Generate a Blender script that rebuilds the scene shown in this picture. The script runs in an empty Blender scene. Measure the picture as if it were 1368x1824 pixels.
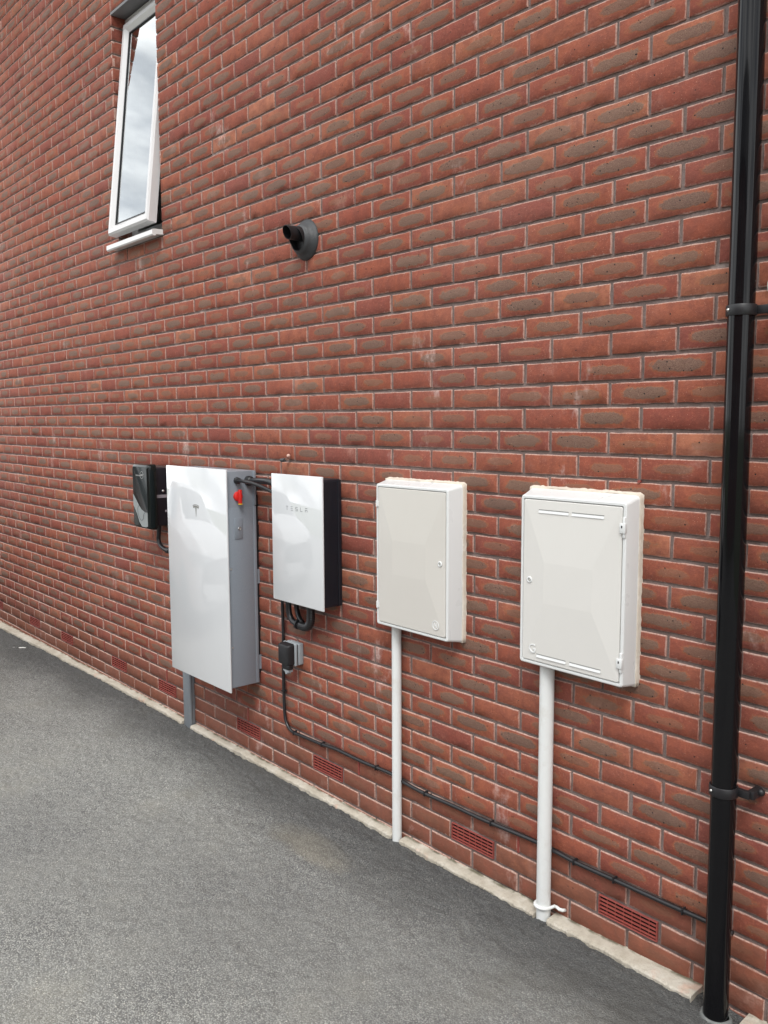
import bpy, bmesh, math, random
import numpy as np
from mathutils import Vector, Matrix

R = math.radians
S = bpy.context.scene
COL = S.collection

# ------------------------------------------------------------------ camera
cam_d = bpy.data.cameras.new('camera')
cam = bpy.data.objects.new('camera', cam_d)
COL.objects.link(cam)
S.camera = cam
YAW, PITCH, ROLL = -0.860597, -0.106218, -0.004238
f_ = Vector((math.sin(YAW)*math.cos(PITCH), math.cos(YAW)*math.cos(PITCH), math.sin(PITCH)))
r_ = f_.cross(Vector((0, 0, 1))).normalized()
u_ = r_.cross(f_)
rr = math.cos(ROLL)*r_ + math.sin(ROLL)*u_
uu = -math.sin(ROLL)*r_ + math.cos(ROLL)*u_
M = Matrix((rr, uu, -f_)).transposed().to_4x4()
M.translation = Vector((1.35504, -2.27182, 1.68651))
cam.matrix_world = M
cam_d.sensor_fit = 'HORIZONTAL'
cam_d.sensor_width = 36.0
cam_d.lens = 36.0*1541.81/1368.0
cam_d.clip_start = 0.05
cam_d.clip_end = 600.0
S.render.resolution_x, S.render.resolution_y = 768, 1024

# ------------------------------------------------------------------ world, sun, exposure
SUN_EL, SUN_AZ = R(54), R(138)      # azimuth measured clockwise from +Y
W = bpy.data.worlds.new('World')
S.world = W
W.use_nodes = True
nt = W.node_tree
nt.nodes.clear()
out = nt.nodes.new('ShaderNodeOutputWorld')
bg = nt.nodes.new('ShaderNodeBackground')
sky = nt.nodes.new('ShaderNodeTexSky')
sky.sky_type = 'NISHITA'
sky.sun_disc = False
sky.sun_elevation = SUN_EL
sky.sun_rotation = SUN_AZ
sky.air_density = 1.0
sky.dust_density = 2.0
tc = nt.nodes.new('ShaderNodeTexCoord')
sep = nt.nodes.new('ShaderNodeSeparateXYZ')
nt.links.new(tc.outputs['Generated'], sep.inputs[0])
mp = nt.nodes.new('ShaderNodeMapping')
mp.inputs['Scale'].default_value = (1, 1, 2.2)
nt.links.new(tc.outputs['Generated'], mp.inputs[0])
cn = nt.nodes.new('ShaderNodeTexNoise')
cn.inputs['Scale'].default_value = 3.2
cn.inputs['Detail'].default_value = 7
cn.inputs['Roughness'].default_value = 0.55
nt.links.new(mp.outputs[0], cn.inputs['Vector'])
cr = nt.nodes.new('ShaderNodeValToRGB')          # cloud cover mask
cr.color_ramp.elements[0].position = 0.33
cr.color_ramp.elements[0].color = (0.35, 0.35, 0.35, 1)
cr.color_ramp.elements[1].position = 0.50
cr.color_ramp.elements[1].color = (1, 1, 1, 1)
nt.links.new(cn.outputs['Fac'], cr.inputs[0])
cn2 = nt.nodes.new('ShaderNodeTexNoise')
cn2.inputs['Scale'].default_value = 5.0
cn2.inputs['Detail'].default_value = 6
nt.links.new(mp.outputs[0], cn2.inputs['Vector'])
cc = nt.nodes.new('ShaderNodeValToRGB')          # cloud brightness
cc.color_ramp.elements[0].position = 0.35
cc.color_ramp.elements[0].color = (9.0, 9.4, 9.9, 1)
cc.color_ramp.elements[1].position = 0.62
cc.color_ramp.elements[1].color = (21.0, 21.2, 21.2, 1)
nt.links.new(cn2.outputs['Fac'], cc.inputs[0])
mx = nt.nodes.new('ShaderNodeMix')
mx.data_type = 'RGBA'
nt.links.new(cr.outputs[0], mx.inputs['Factor'])
nt.links.new(sky.outputs[0], mx.inputs['A'])
nt.links.new(cc.outputs[0], mx.inputs['B'])
nt.links.new(mx.outputs['Result'], bg.inputs['Color'])
bg.inputs['Strength'].default_value = 0.10
nt.links.new(bg.outputs[0], out.inputs['Surface'])

sl = bpy.data.lights.new('sun', 'SUN')
sl.energy = 1.7
sl.angle = R(20)
sl.color = (1.0, 0.975, 0.94)
sun = bpy.data.objects.new('sun', sl)
COL.objects.link(sun)
sd = Vector((math.sin(SUN_AZ)*math.cos(SUN_EL), math.cos(SUN_AZ)*math.cos(SUN_EL), math.sin(SUN_EL)))
sun.rotation_euler = (-sd).to_track_quat('-Z', 'Y').to_euler()

S.render.engine = 'CYCLES'
S.view_settings.view_transform = 'Standard'
S.view_settings.look = 'None'
S.view_settings.exposure = 0.35
S.view_settings.gamma = 1.0
S.cycles.max_bounces = 6

rng = random.Random(7)

# ------------------------------------------------------------------ node helper
class NT:
    def __init__(s, name, rough=0.5, spec=0.5, metal=0.0, color=(0.5, 0.5, 0.5)):
        s.m = bpy.data.materials.new(name)
        s.m.use_nodes = True
        s.t = s.m.node_tree
        s.b = s.t.nodes['Principled BSDF']
        s.b.inputs['Base Color'].default_value = (*color, 1)
        s.b.inputs['Roughness'].default_value = rough
        s.b.inputs['Specular IOR Level'].default_value = spec
        s.b.inputs['Metallic'].default_value = metal
        s._obj = None
    def n(s, kind, **kw):
        x = s.t.nodes.new('ShaderNode'+kind)
        for k, v in kw.items():
            if k in ('op',): x.operation = v
            elif hasattr(x, k) and k not in ('Scale',): setattr(x, k, v)
            else: x.inputs[k].default_value = v
        return x
    def link(s, a, b):
        s.t.links.new(a, b)
    def setin(s, inp, v):
        if hasattr(v, 'links') or hasattr(v, 'is_output'):
            s.t.links.new(v, inp)
        else:
            inp.default_value = v
    def obj(s):
        if s._obj is None:
            s._obj = s.t.nodes.new('ShaderNodeTexCoord')
        return s._obj.outputs['Object']
    def vmul(s, v, sc):
        x = s.t.nodes.new('ShaderNodeMapping')
        x.inputs['Scale'].default_value = sc
        s.link(v, x.inputs[0])
        return x.outputs[0]
    def noise(s, scale, detail=4, rough=0.55, vec=None, dist=0.0, col=False):
        x = s.t.nodes.new('ShaderNodeTexNoise')
        x.inputs['Scale'].default_value = scale
        x.inputs['Detail'].default_value = detail
        x.inputs['Roughness'].default_value = rough
        x.inputs['Distortion'].default_value = dist
        s.link(vec if vec is not None else s.obj(), x.inputs['Vector'])
        return x.outputs['Color' if col else 'Fac']
    def voro(s, scale, vec=None, feature='F1', out='Distance', rnd=1.0):
        x = s.t.nodes.new('ShaderNodeTexVoronoi')
        x.feature = feature
        x.inputs['Scale'].default_value = scale
        x.inputs['Randomness'].default_value = rnd
        s.link(vec if vec is not None else s.obj(), x.inputs['Vector'])
        return x.outputs[out]
    def math(s, op, a, b=0.0, c=None, clamp=False):
        x = s.t.nodes.new('ShaderNodeMath')
        x.operation = op
        x.use_clamp = clamp
        s.setin(x.inputs[0], a)
        s.setin(x.inputs[1], b)
        if c is not None: s.setin(x.inputs[2], c)
        return x.outputs[0]
    def rng_(s, v, a, b, c=0.0, d=1.0, smooth=True):
        x = s.t.nodes.new('ShaderNodeMapRange')
        x.interpolation_type = 'SMOOTHSTEP' if smooth else 'LINEAR'
        s.setin(x.inputs['Value'], v)
        for k, q in zip(('From Min', 'From Max', 'To Min', 'To Max'), (a, b, c, d)):
            x.inputs[k].default_value = q
        return x.outputs[0]
    def ramp(s, v, stops, interp='LINEAR'):
        x = s.t.nodes.new('ShaderNodeValToRGB')
        x.color_ramp.interpolation = interp
        e = x.color_ramp.elements
        while len(e) < len(stops): e.new(0.5)
        for el, (p, c) in zip(e, stops):
            el.position = p
            el.color = (*c, 1)
        s.link(v, x.inputs[0])
        return x.outputs[0]
    def mix(s, f, a, b, mode='MIX'):
        x = s.t.nodes.new('ShaderNodeMix')
        x.data_type = 'RGBA'
        x.blend_type = mode
        s.setin(x.inputs['Factor'], f)
        for k, v in (('A', a), ('B', b)):
            sock = x.inputs[k] if False else [q for q in x.inputs if q.name == k and q.type == 'RGBA'][0]
            if isinstance(v, tuple): sock.default_value = (*v, 1)
            else: s.link(v, sock)
        return [q for q in x.outputs if q.type == 'RGBA'][0]
    def grey(s, v):
        x = s.t.nodes.new('ShaderNodeCombineColor')
        for i in range(3): s.setin(x.inputs[i], v)
        return x.outputs[0]
    def color(s, c):
        s.setin(s.b.inputs['Base Color'], c)
    def rough(s, c):
        s.setin(s.b.inputs['Roughness'], c)
    def bump(s, h, dist=0.001, strength=1.0):
        x = s.t.nodes.new('ShaderNodeBump')
        x.inputs['Distance'].default_value = dist
        x.inputs['Strength'].default_value = strength
        s.link(h, x.inputs['Height'])
        s.link(x.outputs[0], s.b.inputs['Normal'])
    def uv(s):
        x = s.t.nodes.new('ShaderNodeUVMap')
        x.uv_map = 'local'
        sp = s.t.nodes.new('ShaderNodeSeparateXYZ')
        s.link(x.outputs[0], sp.inputs[0])
        return sp.outputs[0], sp.outputs[1]
    def attr(s, name):
        x = s.t.nodes.new('ShaderNodeAttribute')
        x.attribute_name = name
        return x

# ------------------------------------------------------------------ materials
def brick_material():
    m = NT('fired_red_brick', rough=0.88, spec=0.25)
    a = m.attr('bcol')
    sp = m.n('SeparateColor')
    m.link(a.outputs['Color'], sp.inputs[0])
    r1, r2, r3 = sp.outputs
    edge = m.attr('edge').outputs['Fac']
    flash = m.attr('flash').outputs['Fac']
    base_dirt = m.attr('foot').outputs['Fac']
    u, v = m.uv()
    off = m.n('CombineXYZ')
    m.link(m.math('MULTIPLY', r1, 37.0), off.inputs[0])
    m.link(m.math('MULTIPLY', r2, 53.0), off.inputs[2])
    vo = m.n('VectorMath')
    vo.operation = 'ADD'
    m.link(m.obj(), vo.inputs[0]); m.link(off.outputs[0], vo.inputs[1])
    P = vo.outputs[0]
    n1 = m.noise(22, 4, 0.6, P)
    n2 = m.noise(95, 3, 0.6, P)
    n3 = m.noise(420, 2, 0.6, P)
    # body colour
    c = m.ramp(r1, [(0.0, (0.215, 0.056, 0.042)), (0.3, (0.255, 0.066, 0.041)), (0.6, (0.282, 0.080, 0.046)),
                    (0.92, (0.305, 0.096, 0.053)), (0.985, (0.34, 0.120, 0.066)), (1.0, (0.39, 0.15, 0.085))])
    c = m.mix(m.rng_(n1, 0.3, 0.75, 0, 0.75), c, (0.165, 0.050, 0.037))
    c = m.mix(m.rng_(n2, 0.5, 0.8, 0, 0.45), c, (0.43, 0.14, 0.080))
    c = m.mix(m.rng_(n3, 0.50, 0.72, 0, 0.40), c, (0.13, 0.045, 0.035))
    c = m.mix(m.rng_(m.noise(700, 2, 0.7, P), 0.56, 0.72, 0, 0.35), c, (0.50, 0.22, 0.14))
    # kiln-flash oval
    wx = m.math('MULTIPLY', m.math('SUBTRACT', m.noise(15, 4, 0.65, P), 0.5), m.math('MULTIPLY_ADD', r3, 1.9, 0.6))
    wy = m.math('MULTIPLY', m.math('SUBTRACT', n2, 0.5), 0.75)
    du = m.math('ADD', m.math('SUBTRACT', u, 0.5), m.math('MULTIPLY', m.math('SUBTRACT', r2, 0.5), 0.10))
    dv = m.math('ADD', m.math('SUBTRACT', v, 0.5), m.math('MULTIPLY', m.math('SUBTRACT', r3, 0.5), 0.10))
    sx = m.math('DIVIDE', du, m.math('MULTIPLY_ADD', flash, 0.17, 0.22))
    sy = m.math('DIVIDE', dv, m.math('MULTIPLY_ADD', flash, 0.15, 0.16))
    dd = m.math('SQRT', m.math('ADD', m.math('POWER', m.math('ABSOLUTE', sx), 2.9), m.math('POWER', m.math('ABSOLUTE', sy), 2.3)))
    dd = m.math('ADD', m.math('ADD', dd, wx), wy)
    vis = m.rng_(flash, 0.05, 0.35)
    halo = m.math('MULTIPLY', m.rng_(dd, 1.22, 1.02, 0, 0.45), vis)
    core = m.math('MULTIPLY', m.rng_(dd, 1.07, 0.80), vis)
    core = m.math('MULTIPLY', core, m.rng_(flash, 0.1, 0.9, 0.35, 0.80))
    c = m.mix(halo, c, (0.30, 0.115, 0.052))
    fc = m.mix(r3, (0.100, 0.070, 0.060), (0.160, 0.104, 0.080))
    fc = m.mix(m.rng_(n3, 0.35, 0.7, 0, 0.55), fc, (0.24, 0.17, 0.12))
    fc = m.mix(m.rng_(m.noise(260, 3, 0.7, P), 0.52, 0.7, 0, 0.7), fc, (0.045, 0.032, 0.028))
    c = m.mix(core, c, fc)
    # iron pits and pale grit
    pv = m.voro(54, P)
    pit = m.math('MULTIPLY', m.rng_(pv, 0.155, 0.10), m.rng_(m.noise(26, 1, 0.5, P), 0.44, 0.53))
    pit = m.math('MULTIPLY', pit, m.rng_(dd, 1.35, 1.0))
    c = m.mix(pit, c, (0.022, 0.018, 0.018))
    gv = m.voro(150, P)
    grit = m.math('MULTIPLY', m.rng_(gv, 0.13, 0.07), m.rng_(m.noise(14, 2, 0.5, P), 0.46, 0.58))
    c = m.mix(grit, c, (0.60, 0.38, 0.27))
    # browner, plainer bricks at the foot
    c = m.mix(m.math('MULTIPLY', base_dirt, m.rng_(n1, 0.15, 0.75, 0.42, 0.85)), c, (0.175, 0.072, 0.046))
    # pale arrises: some mortar film, and sky light painted in, stronger towards the top
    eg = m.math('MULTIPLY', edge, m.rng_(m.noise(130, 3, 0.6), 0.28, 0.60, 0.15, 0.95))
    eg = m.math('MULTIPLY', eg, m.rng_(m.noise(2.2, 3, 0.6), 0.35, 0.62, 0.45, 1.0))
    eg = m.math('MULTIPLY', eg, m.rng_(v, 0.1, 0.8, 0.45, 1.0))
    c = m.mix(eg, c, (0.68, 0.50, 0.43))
    # smeared mortar creeping from the joints on to the face
    eu = m.math('MULTIPLY', m.math('SUBTRACT', 0.5, m.math('ABSOLUTE', m.math('SUBTRACT', u, 0.5))), 0.214)
    ev = m.math('MULTIPLY', m.math('SUBTRACT', 0.5, m.math('ABSOLUTE', m.math('SUBTRACT', v, 0.5))), 0.064)
    em = m.math('MINIMUM', eu, ev)
    em = m.math('ADD', em, m.math('MULTIPLY', m.math('SUBTRACT', m.noise(60, 4, 0.7), 0.5), 0.022))
    sm = m.math('MULTIPLY', m.rng_(em, 0.004, -0.001), m.rng_(m.noise(9, 3, 0.6), 0.42, 0.62, 0.12, 0.75))
    c = m.mix(sm, c, (0.46, 0.31, 0.26))
    # general lime haze varying over square metres
    c = m.mix(m.rng_(m.noise(0.9, 4, 0.6), 0.40, 0.75, 0.0, 0.07), c, (0.50, 0.36, 0.33))
    film = m.math('MULTIPLY', m.rng_(m.noise(5.5, 5, 0.65), 0.56, 0.80, 0, 0.55), m.rng_(n2, 0.25, 0.7, 0.3, 1.0))
    c = m.mix(film, c, (0.42, 0.25, 0.20))
    ef = m.noise(1.0, 6, 0.7, m.vmul(m.obj(), (4.2, 4.2, 2.4)))
    ef = m.math('MULTIPLY', m.rng_(ef, 0.59, 0.74, 0, 0.80), m.rng_(n2, 0.2, 0.8, 0.3, 1.0))
    c = m.mix(ef, c, (0.62, 0.50, 0.46))
    m.color(c)
    h = m.math('ADD', m.math('MULTIPLY', n1, 2.0), m.math('MULTIPLY', n2, 0.5))
    h = m.math('ADD', h, m.math('MULTIPLY', n3, m.math('MULTIPLY_ADD', core, 0.55, 0.35)))
    h = m.math('SUBTRACT', h, m.math('MULTIPLY', pit, 0.9))
    m.bump(h, 0.0020, 1.0)
    m.rough(m.math('MULTIPLY_ADD', core, -0.12, 0.88))
    return m.m

def mortar_material():
    m = NT('grey_mortar', rough=0.95, spec=0.15)
    n = m.noise(9, 5, 0.65)
    f = m.noise(260, 4, 0.75)
    c = m.ramp(n, [(0.25, (0.14, 0.105, 0.095)), (0.5, (0.205, 0.158, 0.146)), (0.75, (0.31, 0.25, 0.235))])
    c = m.mix(m.rng_(f, 0.35, 0.7), c, m.mix(0.45, c, (0.10, 0.075, 0.062)))
    ef = m.noise(1.0, 6, 0.7, m.vmul(m.obj(), (3.4, 3.4, 4.2)))
    c = m.mix(m.rng_(ef, 0.58, 0.76, 0, 0.8), c, (0.58, 0.50, 0.46))
    m.color(c)
    m.bump(m.math('ADD', f, m.math('MULTIPLY', m.noise(60, 3), 1.5)), 0.0022, 0.9)
    return m.m

def asphalt_material():
    m = NT('worn_asphalt', rough=0.9, spec=0.25)
    o = m.obj()
    flat = m.vmul(o, (1, 1, 1))
    v1 = m.voro(185, flat)
    vc = m.voro(185, flat, out='Color')
    sp = m.n('SeparateColor'); m.link(vc, sp.inputs[0])
    sr = sp.outputs[0]
    stone = m.ramp(sr, [(0.0, (0.17, 0.17, 0.175)), (0.3, (0.30, 0.302, 0.30)), (0.75, (0.42, 0.422, 0.41)), (0.97, (0.50, 0.50, 0.48)), (1.0, (0.70, 0.68, 0.64))])
    gap = m.rng_(v1, 0.42, 0.68)
    big = m.noise(1.1, 5, 0.6)
    mid = m.noise(30, 4, 0.65)
    gapc = m.mix(m.rng_(big, 0.35, 0.65), (0.10, 0.10, 0.104), (0.20, 0.20, 0.19))
    c = m.mix(gap, stone, gapc)
    c = m.mix(m.rng_(mid, 0.42, 0.75, 0, 0.35), c, (0.36, 0.36, 0.345))
    c = m.mix(m.rng_(big, 0.52, 0.72, 0, 0.40), c, (0.33, 0.305, 0.245))
    fine = m.noise(420, 3, 0.8)
    c = m.mix(m.rng_(fine, 0.35, 0.72, 0, 0.45), c, (0.10, 0.10, 0.104))
    c = m.mix(m.math('MULTIPLY', m.rng_(fine, 0.60, 0.75), 0.35), c, (0.34, 0.33, 0.31))
    st = m.noise(0.4, 2, 0.5, m.vmul(o, (0.7, 1.6, 1)))
    c = m.mix(m.rng_(st, 0.42, 0.62, 0.0, 0.38), c, (0.13, 0.13, 0.133))
    spx = m.n('SeparateXYZ'); m.link(o, spx.inputs[0])
    qx = m.math('DIVIDE', m.math('ADD', spx.outputs[0], 1.38), 0.28); qy = m.math('DIVIDE', m.math('ADD', spx.outputs[1], 0.32), 0.10)
    qd = m.math('ADD', m.math('ADD', m.math('MULTIPLY', qx, qx), m.math('MULTIPLY', qy, qy)), m.math('MULTIPLY', m.math('SUBTRACT', m.noise(9, 5, 0.7), 0.5), 1.6))
    c = m.mix(m.rng_(qd, 1.1, 0.1, 0, 0.28), c, (0.36, 0.31, 0.22))
    # strip along the wall: less worn binder, darkened further with painted contact shade
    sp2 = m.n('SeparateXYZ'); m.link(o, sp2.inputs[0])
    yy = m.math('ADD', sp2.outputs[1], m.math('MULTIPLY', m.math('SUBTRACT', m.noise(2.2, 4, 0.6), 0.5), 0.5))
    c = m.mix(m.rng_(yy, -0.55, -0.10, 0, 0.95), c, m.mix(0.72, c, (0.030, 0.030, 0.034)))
    c = m.mix(1.0, c, (1.0, 1.0, 0.955), 'MULTIPLY')
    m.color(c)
    h = m.math('ADD', m.math('MULTIPLY', m.rng_(v1, 0.0, 0.65, 1, 0), 1.0), m.math('MULTIPLY', fine, 0.55))
    h = m.math('ADD', h, m.math('MULTIPLY', m.noise(45, 3, 0.6), 1.1))
    m.bump(h, 0.0030, 1.0)
    return m.m

def concrete_material():
    m = NT('pale_concrete', rough=0.92, spec=0.2)
    n = m.noise(7, 6, 0.7)
    c = m.ramp(n, [(0.25, (0.33, 0.29, 0.23)), (0.5, (0.46, 0.42, 0.35)), (0.75, (0.58, 0.55, 0.49))])
    f = m.noise(170, 5, 0.75)
    c = m.mix(m.rng_(f, 0.50, 0.75, 0, 0.5), c, (0.30, 0.25, 0.19))
    c = m.mix(m.rng_(m.noise(11, 4), 0.60, 0.72, 0, 0.5), c, (0.50, 0.30, 0.22))
    sp = m.n('SeparateXYZ'); m.link(m.obj(), sp.inputs[0])
    moss = m.math('MULTIPLY', m.rng_(sp.outputs[1], -0.014, -0.003), m.rng_(m.noise(15, 4), 0.38, 0.6))
    c = m.mix(m.math('MULTIPLY', moss, 0.85), c, (0.07, 0.065, 0.035))
    m.color(c)
    m.bump(m.math('ADD', f, m.math('MULTIPLY', m.noise(38, 4), 2.0)), 0.003, 0.9)
    return m.m

def plastic(name, col, rough=0.35, spec=0.5, var=0.06, bump=0.0, scale=40, dirt=None):
    m = NT(name, rough=rough, spec=spec)
    n = m.noise(6, 4, 0.6)
    d = tuple(x*(1-var) for x in col)
    c = m.mix(m.rng_(n, 0.3, 0.7), col, d)
    if dirt:
        dn = m.math('MULTIPLY', m.rng_(m.noise(dirt[1], 5, 0.7), 0.52, 0.72), dirt[2])
        c = m.mix(dn, c, dirt[0])
    m.color(c)
    m.rough(m.rng_(m.noise(9, 3, 0.5), 0.2, 0.8, rough*0.96, min(1, rough*1.05)))
    if bump:
        m.bump(m.noise(scale, 3, 0.6), bump, 0.6)
    return m.m

MB_ = brick_material()
MORT = mortar_material()
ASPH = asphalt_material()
CONC = concrete_material()
WHITE_BOX = plastic('white_grp_plastic', (0.675, 0.69, 0.685), 0.28, 0.45, 0.015)
WARM_BOX = plastic('off_white_grp', (0.655, 0.645, 0.615), 0.26, 0.45, 0.015)
BEIGE_BOX = plastic('warm_white_grp', (0.59, 0.57, 0.53), 0.24, 0.45, 0.015)
FOAM = plastic('cream_sealant', (0.66, 0.59, 0.50), 0.85, 0.2, 0.2, 0.002, 90, ((0.74, 0.71, 0.64), 8, 0.9))
UPVC = plastic('white_upvc', (0.70, 0.70, 0.69), 0.22, 0.5, 0.03)
PIPEW = plastic('white_pipe_plastic', (0.70, 0.72, 0.71), 0.30, 0.5, 0.04, 0, 40, ((0.42, 0.36, 0.28), 13, 0.22))
BLACKP = NT('glossy_black_plastic', 0.07, 0.26, 0.0, (0.005, 0.005, 0.006))
BLACKP.bump(BLACKP.noise(2.5, 3, 0.5), 0.004, 0.5)
BLACKP = BLACKP.m
BLACKM = plastic('matt_black_plastic', (0.014, 0.014, 0.016), 0.45, 0.45, 0.2)
NAVY = plastic('black_anodised_metal', (0.010, 0.012, 0.018), 0.38, 0.5, 0.2)
CABLE = plastic('black_cable_sheath', (0.016, 0.016, 0.018), 0.32, 0.5, 0.25)
GREYP = plastic('grey_plastic', (0.30, 0.33, 0.35), 0.42, 0.45, 0.05)
TRUNK = plastic('slate_grey_upvc', (0.21, 0.235, 0.26), 0.35, 0.5, 0.08, 0, 40, ((0.33, 0.32, 0.30), 9, 0.35))
RUBBER = plastic('dark_grey_rubber', (0.050, 0.054, 0.058), 0.55, 0.4, 0.25, 0.0006, 60, ((0.15, 0.15, 0.15), 16, 0.35))
STEEL = NT('zinc_steel', rough=0.3, metal=1.0, color=(0.62, 0.62, 0.60)).m
RED = plastic('red_switch_plastic', (0.66, 0.025, 0.02), 0.35, 0.5, 0.1)
YELL = plastic('yellow_mark', (0.80, 0.55, 0.05), 0.45)
TERR = plastic('terracotta_plastic', (0.27, 0.060, 0.048), 0.50, 0.4, 0.15, 0, 40, ((0.28, 0.12, 0.08), 20, 0.5))
DARK = plastic('dark_void', (0.012, 0.010, 0.010), 0.9, 0.1)
LOGO = plastic('silver_print', (0.42, 0.42, 0.41), 0.3)
LOGOG = plastic('faint_grey_print', (0.22, 0.23, 0.24), 0.3)
TSIL = plastic('brushed_silver_inlay', (0.20, 0.20, 0.18), 0.25, 0.6)
SILV = plastic('satin_silver_plastic', (0.26, 0.285, 0.285), 0.45, 0.5, 0.1)
CLAY = plastic('grey_clay_collar', (0.17, 0.18, 0.175), 0.6, 0.35, 0.25, 0.002, 70, ((0.35, 0.34, 0.31), 22, 0.5))
PAPER = plastic('white_paper', (0.75, 0.75, 0.72), 0.8)
LABELM = plastic('lilac_grey_label', (0.30, 0.28, 0.31), 0.5)

def metal_paint():
    m = NT('silver_grey_powder_coat', rough=0.36, spec=0.5, metal=0.25, color=(0.30, 0.33, 0.37))
    n = m.noise(900, 2, 0.7)
    m.color(m.mix(m.rng_(n, 0.3, 0.7), (0.245, 0.28, 0.325), (0.315, 0.355, 0.40)))
    m.bump(n, 0.0002, 0.4)
    return m.m
GREYM = metal_paint()

def glass_front():
    m = NT('white_backed_glass', rough=0.03, spec=0.5)
    m.color(m.mix(m.rng_(m.noise(3, 2), 0.3, 0.7), (0.63, 0.65, 0.665), (0.64, 0.66, 0.675)))
    m.b.inputs['Coat Weight'].default_value = 0.9
    m.b.inputs['Coat Roughness'].default_value = 0.01
    m.b.inputs['Coat IOR'].default_value = 1.55
    return m.m
GLASSW = glass_front()

def pane_material():
    m = NT('window_glass')
    t = m.t
    g = t.nodes.new('ShaderNodeBsdfGlossy'); g.inputs['Roughness'].default_value = 0.012
    g.inputs['Color'].default_value = (0.97, 1.0, 1.0, 1)
    tr = t.nodes.new('ShaderNodeBsdfTransparent'); tr.inputs['Color'].default_value = (0.72, 0.76, 0.76, 1)
    fr = t.nodes.new('ShaderNodeFresnel'); fr.inputs['IOR'].default_value = 3.4
    bp = t.nodes.new('ShaderNodeBump'); bp.inputs['Distance'].default_value = 0.002; bp.inputs['Strength'].default_value = 0.2
    m.link(m.noise(2.2, 1, 0.4), bp.inputs['Height'])
    m.link(bp.outputs[0], g.inputs['Normal'])
    mxs = t.nodes.new('ShaderNodeMixShader')
    m.link(m.math('MULTIPLY', fr.outputs[0], 1.6, clamp=True), mxs.inputs[0])
    m.link(tr.outputs[0], mxs.inputs[1]); m.link(g.outputs[0], mxs.inputs[2])
    m.link(mxs.outputs[0], t.nodes['Material Output'].inputs['Surface'])
    return m.m
PANE = pane_material()

# ------------------------------------------------------------------ object helpers
def setp(o, label=None, cat=None, group=None, kind=None):
    if label: o['label'] = label
    if cat: o['category'] = cat
    if group: o['group'] = group
    if kind: o['kind'] = kind
    return o

def empty(name, loc, label, cat, group=None):
    o = bpy.data.objects.new(name, None)
    o.empty_display_size = 0.05
    COL.objects.link(o)
    o.location = loc
    setp(o, label, cat, group)
    return o

def link_mesh(name, me, mat, parent=None, smooth=False):
    """mesh is given in world coordinates; parent offset is removed so that parts sit right"""
    if isinstance(mat, (list, tuple)):
        for q in mat: me.materials.append(q)
    else:
        me.materials.append(mat)
    o = bpy.data.objects.new(name, me)
    COL.objects.link(o)
    if parent is not None:
        o.parent = parent
        off = Vector((0, 0, 0))
        p = parent
        while p is not None:
            off += p.location
            p = p.parent
        o.location = -off
    if smooth:
        me.polygons.foreach_set('use_smooth', [True]*len(me.polygons))
    return o

def fin(bm, name, mat, parent=None, smooth=False, auto=None):
    me = bpy.data.meshes.new(name)
    bmesh.ops.recalc_face_normals(bm, faces=bm.faces)
    bm.to_mesh(me)
    bm.free()
    if auto is not None:
        me.polygons.foreach_set('use_smooth', [True]*len(me.polygons))
        bm2 = bmesh.new(); bm2.from_mesh(me)
        for e in bm2.edges:
            if len(e.link_faces) == 2 and e.calc_face_angle(0) > R(auto): e.smooth = False
        bm2.to_mesh(me); bm2.free()
    return link_mesh(name, me, mat, parent, smooth)

def bbox(bm, x0, x1, y0, y1, z0, z1, bev=0.0, seg=2, only=None):
    """bevelled box, optionally tapered afterwards"""
    vs = [bm.verts.new((x, y, z)) for x in (x0, x1) for y in (y0, y1) for z in (z0, z1)]
    F = [(0, 1, 3, 2), (4, 6, 7, 5), (0, 4, 5, 1), (2, 3, 7, 6), (0, 2, 6, 4), (1, 5, 7, 3)]
    fs = [bm.faces.new([vs[i] for i in q]) for q in F]
    if bev > 0:
        es = set(e for f in fs for e in f.edges)
        bmesh.ops.bevel(bm, geom=list(es), offset=bev, segments=seg, profile=0.5, affect='EDGES', clamp_overlap=True)
    return vs

def box(name, x0, x1, y0, y1, z0, z1, mat, parent=None, bev=0.0, seg=2, auto=35):
    bm = bmesh.new()
    bbox(bm, x0, x1, y0, y1, z0, z1, bev, seg)
    return fin(bm, name, mat, parent, auto=auto if bev else None)

def tube(bm, pts, r, n=16, cap=True):
    """swept tube along pts; r scalar or list"""
    pts = [Vector(p) for p in pts]
    rings = []
    up = None
    for i, p in enumerate(pts):
        t = (pts[min(i+1, len(pts)-1)] - pts[max(i-1, 0)]).normalized()
        if up is None:
            up = Vector((0, 0, 1)) if abs(t.z) < 0.9 else Vector((1, 0, 0))
        a = (up - t*up.dot(t)).normalized()
        up = a
        b = t.cross(a)
        rad = r[i] if isinstance(r, (list, tuple)) else r
        rings.append([bm.verts.new(p + rad*(math.cos(2*math.pi*k/n)*a + math.sin(2*math.pi*k/n)*b)) for k in range(n)])
    for i in range(len(rings)-1):
        for k in range(n):
            bm.faces.new((rings[i][k], rings[i][(k+1) % n], rings[i+1][(k+1) % n], rings[i+1][k]))
    if cap:
        bm.faces.new(rings[0][::-1]); bm.faces.new(rings[-1])
    return rings

def smooth_path(ctrl, n=8):
    """Catmull-Rom through control points"""
    c = [Vector(p) for p in ctrl]
    c = [c[0]*2 - c[1]] + c + [c[-1]*2 - c[-2]]
    o = []
    for i in range(1, len(c)-2):
        for k in range(n):
            t = k/n
            a, b, d, e = c[i-1], c[i], c[i+1], c[i+2]
            o.append(0.5*((2*b) + (-a+d)*t + (2*a-5*b+4*d-e)*t*t + (-a+3*b-3*d+e)*t**3))
    o.append(c[-2])
    return o

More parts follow.
